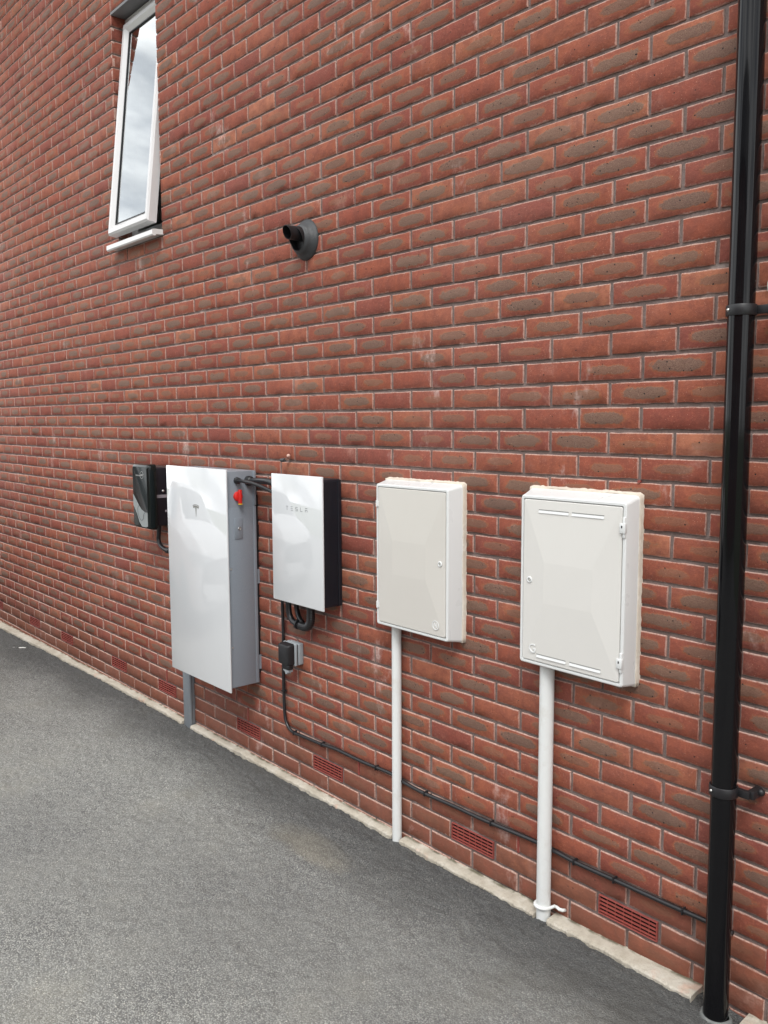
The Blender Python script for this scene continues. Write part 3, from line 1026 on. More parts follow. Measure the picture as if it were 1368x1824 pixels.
# circled emblem at the lower right of the beige door
ye = surf_y(edd, -0.903, 0.9286)
bm = bmesh.new()
rg = lathe(bm, [(0.0180, ye+0.001), (0.0180, ye-0.0016), (0.0150, ye-0.0016), (0.0150, ye+0.001)], -0.903, 0.929, 36)
prism_xz(bm, [(-0.9115, 0.920), (-0.9085, 0.920), (-0.9085, 0.9385), (-0.9115, 0.9385)], ye+0.001, ye-0.0014)
prism_xz(bm, [(-0.8995, 0.920), (-0.8965, 0.920), (-0.8965, 0.9385), (-0.8995, 0.9385)], ye+0.001, ye-0.0014)
prism_xz(bm, [(-0.9085, 0.9385), (-0.9085, 0.9340), (-0.8995, 0.9200), (-0.8995, 0.9245)], ye+0.001, ye-0.0013)
fin(bm, 'emblem', WHITE_BOX, ed)
for zc in (1.359, 0.955):
    bm = bmesh.new()
    tube(bm, [(-1.2375, -0.0795, zc-0.013), (-1.2375, -0.0795, zc+0.013)], 0.0042, 12)
    bbox(bm, -1.236, -1.226, -0.0812, -0.0785, zc-0.011, zc+0.011)
    fin(bm, 'hinge', WHITE_BOX, ed, auto=35)

# gas box
gb, gd, gdd = meter_box('gas_meter_box', 'bright white meter box with slotted vents and a raised G, nearest the black downpipe', -0.502, -0.101, 0.880, 1.440, -0.078,
                        WHITE_BOX, WARM_BOX, (0.014, 0.005, 0.018, 0.008), True, None)
lock_part(gd, gdd, -0.4596, 1.1625, WHITE_BOX)
for (a, b, zc) in ((-0.426, -0.308, 1.3935), (-0.2955, -0.1765, 1.3935), (-0.428, -0.310, 0.9165), (-0.2945, -0.1775, 0.9165)):
    y = surf_y(gdd, (a+b)/2, zc)
    bm = bmesh.new()               # hooded louvre: shadow line above it painted as a grey bar
    vs = bbox(bm, a, b, y-0.0026, y+0.003, zc-0.0075, zc+0.0005)
    for v in vs:
        if v.co.z > zc and v.co.y < y-0.002: v.co.y += 0.0022
    fin(bm, 'louvre', WHITE_BOX, gd)
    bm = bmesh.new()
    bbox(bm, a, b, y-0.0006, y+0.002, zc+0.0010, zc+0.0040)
    fin(bm, 'slot_shadow_bar', plastic('slot_shadow_grey', (0.27, 0.27, 0.26), 0.6), gd)
yg = surf_y(gdd, -0.4446, 0.9296)
link_mesh('letter', shift(text_mesh('G', 0.042, 0.0020, 'letter'), -0.4446, yg-0.0004, 0.9335), WHITE_BOX, gd)
for zc in (1.365, 0.955):
    bm = bmesh.new()
    bbox(bm, -0.1105, -0.1015, -0.0830, -0.074, zc-0.030, zc+0.032, 0.0020, 2)
    bbox(bm, -0.119, -0.100, -0.0856, -0.074, zc-0.016, zc+0.014, 0.0012, 2)
    fin(bm, 'hinge', WHITE_BOX, gd, auto=35)
    box('hinge_pin', -0.113, -0.109, -0.0864, -0.0850, zc+0.000, zc+0.007, BLACKM, gd)

# ------------------------------------------------------------------ white pipes below the boxes
def vpipe(name, label, x, r, z0, z1, yc, mat, x_top=None, cat='pipe', group=None):
    t = empty(name, (x, yc, z0), label, cat, group)
    bm = bmesh.new()
    tube(bm, [(x, yc, z0), (x if x_top is None else (x+x_top)/2, yc, (z0+z1)/2), (x if x_top is None else x_top, yc, z1)], r, 28)
    fin(bm, 'pipe', mat, t, auto=40)
    return t
p1 = vpipe('conduit_pipe', 'slim white pipe running from the beige meter box down to the pale strip', -1.186, 0.0195, -0.06, 0.90, -0.0235, PIPEW)
p2 = vpipe('gas_pipe', 'thicker white pipe with a clip near its foot, under the slotted white box', -0.4235, 0.0245, -0.05, 0.90, -0.0285, PIPEW)
bm = bmesh.new()
zc = 0.030
n = 20
tube(bm, [(-0.4235+0.0285*math.cos(R(a)), -0.0285+0.0285*math.sin(R(a)), zc) for a in range(150, 375, 15)] + [(-0.388, -0.012, zc+0.003), (-0.375, -0.016, zc+0.006), (-0.362, -0.020, zc+0.006), (-0.354, -0.014, zc+0.004), (-0.352, 0.0, zc)], 0.0058, 10)
fin(bm, 'clip', PIPEW, p2, smooth=True)

# ------------------------------------------------------------------ black downpipe
dp = empty('downpipe', (0.2235, -0.065, 0.0), 'tall glossy black round rainwater downpipe clipped to the brick wall', 'downpipe')
bm = bmesh.new()
def dx(z): return 0.2225 + (0.0015 if z < 1 else 0)
tube(bm, [(0.2265, -0.068, 0.002), (0.2235, -0.068, 1.3), (0.2205, -0.068, 2.7), (0.2195, -0.068, 5.40)], 0.034, 48)
fin(bm, 'pipe', BLACKP, dp, auto=40)
for zc, lab in ((1.965, None), (0.668, None)):
    x = 0.2225 if zc > 1 else 0.2245
    br = bpy.data.objects.new('bracket', None); COL.objects.link(br); br.parent = dp
    bm = bmesh.new()
    rg = []
    pr = [(0.0345, -0.014), (0.0372, -0.014), (0.0385, -0.012), (0.0385, 0.012), (0.0372, 0.014), (0.0345, 0.014)]
    m_ = 44
    for i in range(m_):
        a = 2*math.pi*i/m_
        rg.append([bm.verts.new((x+r*math.cos(a), -0.068+r*math.sin(a), zc+h)) for r, h in pr])
    for i in range(m_):
        a, b = rg[i], rg[(i+1) % m_]
        for k in range(len(pr)-1): bm.faces.new((a[k], b[k], b[k+1], a[k+1]))
    # ear towards the wall on the right
    bbox(bm, x+0.030, x+0.068, -0.060, -0.046, zc-0.011, zc+0.011, 0.002, 2)
    bbox(bm, x+0.058, x+0.078, -0.052, -0.001, zc-0.012, zc+0.012, 0.003, 2)
    fin(bm, 'clip_band', BLACKM, dp, auto=35)
    COL.objects.unlink(br); bpy.data.objects.remove(br)
    bm = bmesh.new()
    xs_, ys_ = x-0.018, -0.068-0.0345
    bmesh.ops.create_uvsphere(bm, u_segments=12, v_segments=8, radius=0.0042, matrix=Matrix.Translation((xs_, ys_, zc+0.001)))
    fin(bm, 'screw', STEEL, dp, smooth=True)
    bm = bmesh.new()
    bmesh.ops.create_uvsphere(bm, u_segments=16, v_segments=10, radius=0.011, matrix=Matrix.Translation((x+0.079, -0.014, zc+0.002)))
    fin(bm, 'fixing_cap', BLACKM, dp, smooth=True)

dc = bmesh.new()
cx, cy = 0.2265, -0.068
prof = [(0.036, 0.004), (0.040, 0.005), (0.044, 0.0), (0.046, -0.012), (0.058, -0.016), (0.066, -0.020), (0.070, -0.05)]
rg = []
for r, z in prof:
    rg.append([dc.verts.new((cx+r*(1+0.05*math.sin(3*a_)+0.02*math.sin(7*a_))*math.cos(a_), cy+r*0.9*math.sin(a_), z)) for a_ in [2*math.pi*k/48 for k in range(48)]])
for a, b in zip(rg[:-1], rg[1:]):
    for k in range(48): dc.faces.new((a[k], a[(k+1) % 48], b[(k+1) % 48], b[k]))
o = fin(dc, 'drain_collar', CLAY, None, smooth=True)
setp(o, 'grey clay drain collar round the foot of the black downpipe', 'drain collar')

# ------------------------------------------------------------------ home battery (large white glass front)
pw = empty('wall_battery', (-2.52, 0, 0.39), 'large silver grey wall battery with tall white glass front and red switch', 'battery')
bx0, bx1, bz0, bz1 = -2.806, -2.229, 0.390, 1.446
bm = bmesh.new()
bbox(bm, bx0, bx1, -0.1745, -0.012, bz0, bz1, 0.004, 3)
fin(bm, 'body', GREYM, pw, auto=35)
# folded flange near the wall and recessed shoulder at the top of the side
bm = bmesh.new()
bbox(bm, bx1+0.0002, bx1+0.0045, -0.030, -0.014, bz0+0.004, 1.272, 0.0015, 2)
bbox(bm, bx1+0.0002, bx1+0.0030, -0.171, -0.030, bz0+0.004, 1.268, 0.0012, 2)
bbox(bm, bx1+0.0002, bx1+0.0060, -0.026, -0.013, 1.276, bz1-0.002, 0.0015, 2)
fin(bm, 'side_cover', GREYM, pw, auto=35)
box('wall_bracket', bx0+0.05, bx1-0.002, -0.0115, 0.003, bz0+0.05, bz1-0.12, BLACKM, pw)
for zc in (1.15, 0.93, 0.70, 0.50):
    box('bracket_tab', bx1-0.002, bx1+0.004, -0.0115, 0.0, zc-0.040, zc+0.03, GREYM if zc in (0.93, 0.5) else BLACKM, pw)
gf = box('glass_front', -2.818, -2.2125, -0.1850, -0.1765, 0.3740, 1.4560, GLASSW, pw, 0.0022, 3)
box('front_gasket', -2.80, -2.233, -0.1764, -0.1746, 0.395, 1.441, BLACKM, pw)
# T-shaped inlaid emblem
def emblem_T(cx, cz, w, h, y):
    bm = bmesh.new()
    n = 10
    def arc(hw, z_side, z_mid, m=n):
        return [(cx + hw*(-1+2*i/m), z_side+(z_mid-z_side)*(1-(-1+2*i/m)**2)) for i in range(m+1)]
    top = arc(w/2, cz+h*0.40, cz+h*0.50); bot = arc(w/2*0.96, cz+h*0.345, cz+h*0.445)
    prism_xz(bm, top + bot[::-1], y, y-0.0008)
    t2 = arc(w/2*0.93, cz+h*0.30, cz+h*0.405)
    pts = t2 + [(cx+w*0.36, cz+h*0.17), (cx+w*0.28, cz+h*0.235), (cx+w*0.10, cz+h*0.275), (cx, cz-h*0.5), (cx-w*0.10, cz+h*0.275), (cx-w*0.28, cz+h*0.235), (cx-w*0.36, cz+h*0.17)]
    prism_xz(bm, pts, y, y-0.0008)
    return bm
fin(emblem_T(-2.508, 1.240, 0.064, 0.062, -0.1851), 'emblem', TSIL, gf)
# rotary isolator on the right side
sx = bx1+0.0005
sw_y, sw_z = -0.113, 1.325
def lathe_x(bm, prof, cy, cz, n=28):
    rg = []
    for r, x in prof:
        rg.append([bm.verts.new((x, cy+r*math.cos(2*math.pi*k/n), cz+r*math.sin(2*math.pi*k/n))) for k in range(n)])
    for a, b in zip(rg[:-1], rg[1:]):
        for k in range(n): bm.faces.new((a[k], a[(k+1) % n], b[(k+1) % n], b[k]))
    bm.faces.new(rg[-1])
bm = bmesh.new(); lathe_x(bm, [(0.024, sx), (0.024, sx+0.006), (0.022, sx+0.010), (0.018, sx+0.012)], sw_y, sw_z)
sw = fin(bm, 'rotary_switch', RED, pw, auto=35)
bm = bmesh.new(); bbox(bm, sx+0.012, sx+0.030, sw_y-0.007, sw_y+0.007, sw_z-0.037, sw_z+0.033, 0.003, 2)
fin(bm, 'handle', RED, sw, auto=35)
box('pointer_mark', sx+0.013, sx+0.0305, sw_y-0.0072, sw_y+0.0072, sw_z-0.0385, sw_z-0.033, YELL, sw, 0.001)
ap = box('access_plate', bx1+0.0032, bx1+0.0062, -0.136, -0.092, 1.120, 1.222, GREYM, pw, 0.0014, 2)
bm = bmesh.new(); lathe_x(bm, [(0.0085, bx1+0.006), (0.0085, bx1+0.0085), (0.006, bx1+0.0095), (0.004, bx1+0.0075)], -0.110, 1.170, 20)
fin(bm, 'key_lock', STEEL, ap, auto=30)
for zc in (0.977, 0.593):
    bm = bmesh.new(); lathe_x(bm, [(0.0048, bx1+0.003), (0.0046, bx1+0.0046), (0.0028, bx1+0.0052), (0.002, bx1+0.0040)], -0.160, zc, 14)
    fin(bm, 'screw', STEEL, pw, auto=30)
gl = []
for (cy, cz, r) in ((-0.118, 1.401, 0.0165), (-0.052, 1.397, 0.024)):
    bm = bmesh.new()
    lathe_x(bm, [(r, bx1), (r, bx1+0.012), (r*0.86, bx1+0.014), (r*0.86, bx1+0.026), (r*0.6, bx1+0.032)], cy, cz, 8 if r < 0.02 else 20)
    fin(bm, 'cable_gland', BLACKM, pw, auto=35)

# ------------------------------------------------------------------ gateway box (smaller glass front)
gw = empty('inverter_box', (-1.75, 0, 0.88), 'smaller black finned electrical box with white glass front, right of the wall battery', 'electrical box')
gx0, gx1, gz0, gz1 = -1.930, -1.5665, 0.884, 1.436
bm = bmesh.new()
bbox(bm, gx0, gx1, -0.1015, -0.004, gz0, gz1, 0.006, 3)
fin(bm, 'body', NAVY, gw, auto=35)
bm = bmesh.new()
for i in range(11):
    y = -0.094 + i*0.0064
    bbox(bm, gx1-0.001, gx1+0.0016, y, y+0.0030, gz0+0.010, gz1-0.010)
bbox(bm, gx1-0.001, gx1+0.0036, -0.020, -0.004, gz0+0.004, gz1-0.004, 0.001, 1)
fin(bm, 'heat_sink_fins', NAVY, gw)
g2 = box('glass_front', -1.9375, -1.5545, -0.1115, -0.1035, 0.8740, 1.4490, GLASSW, gw, 0.0022, 3)
box('front_gasket', -1.925, -1.568, -0.1034, -0.1016, 0.886, 1.437, BLACKM, gw)
# lettering in thin bars
H_, Wd, th = 0.0175, 0.0155, 0.0022
zc = 1.3005; yl = -0.1116
step = (0.1605-Wd)/4
T_, B_ = zc+H_/2, zc-H_/2
GL = [[(0, Wd, T_-th, T_), (Wd/2-th/2, Wd/2+th/2, B_, T_-th)],
      [(0, Wd, T_-th, T_), (0, Wd, zc-th/2, zc+th/2), (0, Wd, B_, B_+th)],
      [(0, Wd, T_-th, T_), (0, th, zc+th/2, T_-th), (0, Wd, zc-th/2, zc+th/2), (Wd-th, Wd, B_+th, zc-th/2), (0, Wd, B_, B_+th)],
      [(0, th, B_+th, T_), (0, Wd, B_, B_+th)],
      [(0, Wd, T_-th, T_), (0, th, B_, zc+th*0.6), (Wd-th, Wd, B_, zc+th*0.6), (th, Wd-th, zc-th*0.6, zc+th*0.4)]]
for i, g_ in enumerate(GL):
    bm = bmesh.new()
    a = -1.823+i*step
    for (q0, q1, q2, q3) in g_: prism_xz(bm, [(a+q0, q2), (a+q1, q2), (a+q1, q3), (a+q0, q3)], yl, yl-0.0005)
    fin(bm, 'letter', LOGOG, g2)

# ------------------------------------------------------------------ cables
def cable(name, ctrl, r, label, cat='cable', group=None, mat=CABLE, n=8):
    bm = bmesh.new()
    tube(bm, smooth_path(ctrl, n), r, 14)
    me = bpy.data.meshes.new(name)
    bmesh.ops.recalc_face_normals(bm, faces=bm.faces)
    c0 = Vector(ctrl[0])
    for v in bm.verts: v.co -= c0
    bm.to_mesh(me); bm.free()
    me.polygons.foreach_set('use_smooth', [True]*len(me.polygons))
    me.materials.append(mat)
    o = bpy.data.objects.new(name, me); COL.objects.link(o); o.location = c0
    setp(o, label, cat, group)
    return o
cable('power_cable', [(-2.206, -0.118, 1.401), (-2.165, -0.117, 1.400), (-2.11, -0.108, 1.395), (-2.05, -0.092, 1.380), (-1.99, -0.075, 1.360), (-1.925, -0.065, 1.345)], 0.0085,
      'slim black cable bending from the nearer gland of the wall battery to the smaller box')
cable('power_cable', [(-2.206, -0.052, 1.397), (-2.17, -0.052, 1.398), (-2.11, -0.054, 1.402), (-2.05, -0.056, 1.402), (-1.99, -0.056, 1.396), (-1.925, -0.056, 1.385)], 0.0155,
      'thick black corrugated conduit between the wall battery and the smaller box, close to the bricks')
lp = empty('looped_conduit', (-1.82, -0.05, 0.88), 'thick black conduit hanging in a U loop under the smaller glass box', 'conduit')
bm = bmesh.new()
ctrl = [(-1.908, -0.05, 0.892), (-1.907, -0.05, 0.845), (-1.901, -0.05, 0.800), (-1.878, -0.05, 0.772), (-1.84, -0.05, 0.762), (-1.80, -0.05, 0.758)]
tube(bm, smooth_path(ctrl), 0.0135, 16)
fin(bm, 'cable', CABLE, lp, smooth=True)
bm = bmesh.new()
tube(bm, smooth_path([(-1.890, -0.022, 0.892), (-1.888, -0.022, 0.850), (-1.872, -0.024, 0.806), (-1.845, -0.032, 0.785), (-1.81, -0.042, 0.772)]), 0.0115, 14)
fin(bm, 'cable', CABLE, lp, smooth=True)
bm = bmesh.new()
ctrl = [(-1.815, -0.05, 0.760), (-1.785, -0.05, 0.758), (-1.757, -0.05, 0.765), (-1.737, -0.05, 0.788), (-1.733, -0.05, 0.83), (-1.733, -0.05, 0.892)]
pth = smooth_path(ctrl, 9)
tube(bm, pth, [0.0185+0.0011*(i % 2) for i in range(len(pth))], 18)
fin(bm, 'corrugated_tube', CABLE, lp)
bm = bmesh.new()
tube(bm, [(-1.838, -0.05, 0.762), (-1.828, -0.05, 0.761)], 0.0225, 20)
fin(bm, 'coupling', BLACKM, lp, auto=35)

# long cable clipped along the wall
run = empty('wall_cable', (-2.01, -0.012, 0.23), 'long thin black cable dropping from the smaller box and clipped low along the bricks', 'cable')
ctrl = [(-2.010, -0.016, 0.89), (-2.010, -0.014, 0.80), (-2.0105, -0.012, 0.66), (-2.0145, -0.012, 0.46), (-2.012, -0.012, 0.33), (-2.004, -0.012, 0.262), (-1.975, -0.012, 0.226), (-1.93, -0.012, 0.214),
        (-1.85, -0.012, 0.217), (-1.72, -0.012, 0.221), (-1.6, -0.012, 0.229), (-1.42, -0.012, 0.228), (-1.24, -0.010, 0.233), (-1.155, -0.010, 0.222), (-1.05, -0.012, 0.217), (-0.87, -0.012, 0.221), (-0.72, -0.012, 0.2215),
        (-0.5, -0.010, 0.229), (-0.40, -0.010, 0.228), (-0.3, -0.012, 0.223), (-0.14, -0.012, 0.2255), (0.03, -0.012, 0.227), (0.14, -0.012, 0.230), (0.24, -0.012, 0.231)]
bm = bmesh.new()
tube(bm, smooth_path(ctrl, 6), 0.0075, 14)
fin(bm, 'sheath', CABLE, run, smooth=True)
for (x, z, vert) in ((-2.014, 0.40, True), (-1.93, 0.2145, False), (-1.71, 0.2215, False), (-1.33, 0.230, False), (-1.03, 0.2172, False), (-0.68, 0.2225, False), (-0.46, 0.229, False), (-0.31, 0.2235, False), (-0.155, 0.225, False), (0.085, 0.228, False)):
    bm = bmesh.new()
    if vert: bbox(bm, x-0.0105, x+0.0105, -0.0215, 0.002, z-0.003, z+0.003, 0.0015, 2)
    else: bbox(bm, x-0.003, x+0.003, -0.0215, 0.002, z-0.0098, z+0.0098, 0.0015, 2)
    bmesh.ops.create_uvsphere(bm, u_segments=8, v_segments=6, radius=0.003, matrix=Matrix.Translation((x+(0.012 if vert else 0), -0.004, z+(0 if vert else -0.013))))
    fin(bm, 'cable_clip', BLACKM, run, auto=35)

# ------------------------------------------------------------------ outdoor socket
so = empty('outdoor_socket', (-1.91, 0, 0.555), 'small grey weatherproof socket with black flip lid and pale latch, below the looped conduit', 'socket')
box('back_box', -1.962, -1.862, -0.0300, 0.002, 0.557, 0.660, GREYP, so, 0.007, 3)
box('front_frame', -1.961, -1.863, -0.0480, -0.0325, 0.556, 0.661, GREYP, so, 0.005, 3)
box('seal', -1.959, -1.865, -0.0328, -0.0295, 0.560, 0.657, BLACKM, so)
bm = bmesh.new()
vs = []
n = 6
prof = [(0.0, -0.046, 0.010), (0.0, -0.070, 0.010), (0.004, -0.081, 0.010), (0.012, -0.085, 0.008)]
rgs = []
for ix, y, rad in prof:
    p = []
    a0x, a1x, a0z, a1z = -1.955+ix, -1.868-ix, 0.562+ix*0.5, 0.660-ix
    for (cx_, cz_, a0) in ((a1x-rad, a1z-rad, 0), (a0x+rad, a1z-rad, 90), (a0x+rad, a0z+rad, 180), (a1x-rad, a0z+rad, 270)):
        for k in range(n):
            a = R(a0+90*k/(n-1)); p.append(bm.verts.new((cx_+rad*math.cos(a), y, cz_+rad*math.sin(a))))
    rgs.append(p)
for a, b in zip(rgs[:-1], rgs[1:]):
    for i in range(len(a)): bm.faces.new((a[i], a[(i+1) % len(a)], b[(i+1) % len(b)], b[i]))
bm.faces.new(rgs[-1]); bm.faces.new(rgs[0][::-1])
fin(bm, 'lid', BLACKM, so, auto=30)
bm = bmesh.new()
bbox(bm, -1.928, -1.874, -0.078, -0.050, 0.540, 0.566, 0.005, 2)
fin(bm, 'lid_lip', BLACKM, so, auto=35)
bm = bmesh.new()
prism_xz(bm, [(-1.923, 0.543), (-1.880, 0.543), (-1.880, 0.530), (-1.892, 0.527), (-1.896, 0.519), (-1.906, 0.519), (-1.910, 0.529), (-1.923, 0.534)], -0.074, -0.050)
fin(bm, 'latch', GREYP, so)
bm = bmesh.new(); lathe_x(bm, [(0.0095, -1.862), (0.0095, -1.8612), (0.0082, -1.8610), (0.008, -1.8617)], -0.015, 0.612, 20)
fin(bm, 'knockout', GREYP, so, auto=30)

# ------------------------------------------------------------------ grey trunking under the battery
ct = empty('cable_trunking', (-2.965, 0, -0.03), 'slate grey square cable duct standing between the wall battery and the ground', 'cable duct')
box('duct', -3.006, -2.925, -0.0290, 0.002, -0.06, 0.43, TRUNK, ct, 0.003, 2)
box('cover_joint', -2.9252, -2.9238, -0.018, -0.016, -0.05, 0.43, BLACKM, ct)

# ------------------------------------------------------------------ vehicle charger
ch = empty('vehicle_charger', (-3.25, 0, 1.08), 'dark vehicle charger with silver swoosh on its front, left of the wall battery', 'charger')
box('back_case', -3.375, -3.168, -0.090, 0.0, 1.092, 1.422, NAVY, ch, 0.006, 3)
bm = bmesh.new()
prof = [(0.0, -0.085, 0.016), (0.0, -0.112, 0.016), (0.005, -0.127, 0.016), (0.016, -0.135, 0.013)]
rgs = []
for ix, y, rad in prof:
    p = []
    a0x, a1x, a0z, a1z = -3.352+ix, -3.140-ix, 1.076+ix, 1.444-ix
    for (cx_, cz_, a0) in ((a1x-rad, a1z-rad, 0), (a0x+rad, a1z-rad, 90), (a0x+rad, a0z+rad, 180), (a1x-rad, a0z+rad, 270)):
        for k in range(n):
            a = R(a0+90*k/(n-1)); p.append(bm.verts.new((cx_+rad*math.cos(a), y, cz_+rad*math.sin(a))))
    rgs.append(p)
for a, b in zip(rgs[:-1], rgs[1:]):
    for i in range(len(a)): bm.faces.new((a[i], a[(i+1) % len(a)], b[(i+1) % len(b)], b[i]))
bm.faces.new(rgs[-1]); bm.faces.new(rgs[0][::-1])
COVM = plastic('gloss_charcoal_plastic', (0.008, 0.012, 0.012), 0.12, 0.4, 0.2)
cov = fin(bm, 'front_cover', COVM, ch, auto=30)
bm = bmesh.new()
sw_top = [(-3.334, 1.268), (-3.305, 1.243), (-3.268, 1.212), (-3.235, 1.188), (-3.200, 1.177), (-3.158, 1.174)]
sw_bot = [(-3.158, 1.096), (-3.180, 1.090), (-3.232, 1.091), (-3.262, 1.115), (-3.288, 1.155), (-3.312, 1.185), (-3.334, 1.205)]
prism_xz(bm, sw_top+sw_bot, -0.1345, -0.1368)
swo = fin(bm, 'silver_swoosh', SILV, cov)
bm = bmesh.new()
tube(bm, smooth_path([(-3.262, -0.1370, 1.209), (-3.278, -0.1370, 1.19), (-3.270, -0.1370, 1.150), (-3.240, -0.1370, 1.126), (-3.212, -0.1370, 1.135), (-3.205, -0.1370, 1.158), (-3.19, -0.1370, 1.172), (-3.16, -0.1370, 1.176)]), 0.0012, 6)
fin(bm, 'panel_line', NAVY, swo)
bm = bmesh.new()
lathe(bm, [(0.0210, -0.1352), (0.0210, -0.1358), (0.0195, -0.1358), (0.0195, -0.1352)], -3.218, 1.383, 28)
for x in (-3.292, -3.279, -3.266, -3.253, -3.243): prism_xz(bm, [(x, 1.375), (x+0.006, 1.376), (x+0.006, 1.381), (x, 1.383)], -0.1351, -0.1356)
for x in (-3.231, -3.224, -3.217, -3.210): prism_xz(bm, [(x, 1.378), (x+0.004, 1.378), (x+0.004, 1.387), (x, 1.387)], -0.1351, -0.1356)
fin(bm, 'logo', LOGO, cov)
bm = bmesh.new()
bmesh.ops.create_uvsphere(bm, u_segments=14, v_segments=8, radius=0.008, matrix=Matrix.Translation((-3.1665, -0.034, 1.291)))
fin(bm, 'screw', STEEL, ch, smooth=True)
box('rating_label', -3.1678, -3.1672, -0.072, -0.008, 1.252, 1.270, LABELM, ch)
box('small_label', -3.1678, -3.1672, -0.024, -0.012, 1.170, 1.182, LABELM, ch)
cable('charger_cable', [(-3.205, -0.045, 1.096), (-3.213, -0.045, 1.04), (-3.218, -0.045, 1.01), (-3.205, -0.045, 0.985), (-3.17, -0.045, 0.967), (-3.12, -0.045, 0.958), (-3.03, -0.045, 0.955), (-2.79, -0.045, 0.955)], 0.0125,
      'black cable curling from the dark charger to the wall battery')
bm = bmesh.new(); lathe_x(bm, [(0.0, -3.118), (0.017, -3.118), (0.017, -3.085), (0.0125, -3.08)], -0.045, 0.958, 12)
o = fin(bm, 'cable_nut', BLACKM, None, auto=35)
o.parent = bpy.data.objects['charger_cable']
o.location = -bpy.data.objects['charger_cable'].location

# ------------------------------------------------------------------ boiler flue
fl = empty('boiler_flue', (-1.795, 0, 2.463), 'black stubby boiler flue in a dark rubber collar, high on the brick wall', 'flue')
cx, cz = -1.795, 2.465
bm = bmesh.new()
lathe(bm, [(0.086, 0.004), (0.087, -0.003), (0.084, -0.008), (0.076, -0.018), (0.067, -0.024), (0.064, -0.034), (0.058, -0.042), (0.0535, -0.044), (0.0515, -0.048), (0.0505, -0.046)], cx, cz, 56)
fin(bm, 'wall_collar', RUBBER, fl, auto=40)
bm = bmesh.new()
rg = []
for r, y in ((0.0505, 0.0), (0.0505, -0.058), (0.0485, -0.059), (0.0480, -0.02)):
    rg.append([bm.verts.new((cx+r*math.cos(2*math.pi*k/48), y-(0.018*math.sin(2*math.pi*k/48) if y < -0.05 else 0), cz+r*math.sin(2*math.pi*k/48))) for k in range(48)])
for a, b in zip(rg[:-1], rg[1:]):
    for k in range(48): bm.faces.new((a[k], a[(k+1) % 48], b[(k+1) % 48], b[k]))
bm.faces.new(rg[-1])
fin(bm, 'outer_tube', BLACKM, fl, auto=40)
bm = bmesh.new()
rg = []
for r, y in ((0.0290, -0.02), (0.0290, -0.106), (0.0272, -0.107), (0.0285, -0.03)):
    rg.append([bm.verts.new((cx+0.004+r*math.cos(2*math.pi*k/40), y-(0.010*math.sin(2*math.pi*k/40) if y < -0.05 else 0), cz+0.019+r*math.sin(2*math.pi*k/40))) for k in range(40)])
for a, b in zip(rg[:-1], rg[1:]):
    for k in range(40): bm.faces.new((a[k], a[(k+1) % 40], b[(k+1) % 40], b[k]))
bm.faces.new(rg[-1])
fin(bm, 'inner_tube', BLACKM, fl, auto=40)

# small stub poking from the wall
st = empty('overflow_stub', (-1.955, 0, 1.51), 'tiny metal stub with pale plug on the bricks above the smaller glass box', 'pipe stub')
bm = bmesh.new(); tube(bm, [(-1.952, 0.003, 1.510), (-1.952, -0.030, 1.508)], 0.0065, 14)
fin(bm, 'stub', STEEL, st, auto=35)
bm = bmesh.new(); tube(bm, [(-1.975, -0.030, 1.503), (-1.946, -0.030, 1.505)], [0.0088, 0.0088], 8)
fin(bm, 'nut', RUBBER, st, auto=35)
bm = bmesh.new(); bmesh.ops.create_uvsphere(bm, u_segments=12, v_segments=8, radius=0.0085, matrix=Matrix.Translation((-1.940, -0.014, 1.524)))
fin(bm, 'plug', plastic('pale_pink_plug', (0.62, 0.40, 0.33), 0.6), st, smooth=True)

# little screws standing in the joints above the meter boxes
for x, z, lab in ((-0.8045, 1.5245, 'tiny rusty screw in the mortar joint above the beige meter box'), (-0.1105, 1.4985, 'tiny rusty screw in the mortar joint above the slotted white box')):
    bm = bmesh.new(); tube(bm, [(0, 0.006, 0), (0, -0.004, 0)], [0.0045, 0.0052], 10)
    bmesh.ops.recalc_face_normals(bm, faces=bm.faces)
    me = bpy.data.meshes.new('rusty_screw'); bm.to_mesh(me); bm.free(); me.materials.append(TERR)
    o = bpy.data.objects.new('rusty_screw', me); COL.objects.link(o); o.location = (x, 0, z); setp(o, lab, 'screw')

# hooked white wire scrap by the downpipe
bm = bmesh.new()
tube(bm, smooth_path([(0.262, -0.006, 2.015), (0.262, -0.010, 2.035), (0.268, -0.012, 2.045), (0.280, -0.012, 2.044)], 6), 0.0018, 8)
o = fin(bm, 'wire_scrap', PAPER, None, smooth=True)
setp(o, 'little hooked white wire sticking out beside the upper downpipe clip', 'wire')

# litter
bm = bmesh.new()
pz = -0.052
vs = [bm.verts.new(q) for q in ((-5.50, -0.180, pz+0.006), (-5.40, -0.125, pz+0.010), (-5.33, -0.135, pz+0.018), (-5.36, -0.160, pz+0.012), (-5.44, -0.20, pz+0.012))]
f = bm.faces.new(vs)
ex = bmesh.ops.extrude_face_region(bm, geom=[f])
for v in [g for g in ex['geom'] if isinstance(g, bmesh.types.BMVert)]: v.co.z += 0.002
o = fin(bm, 'paper_scrap', PAPER)
setp(o, 'scrap of white paper lying on the asphalt near the far end of the wall', 'litter')

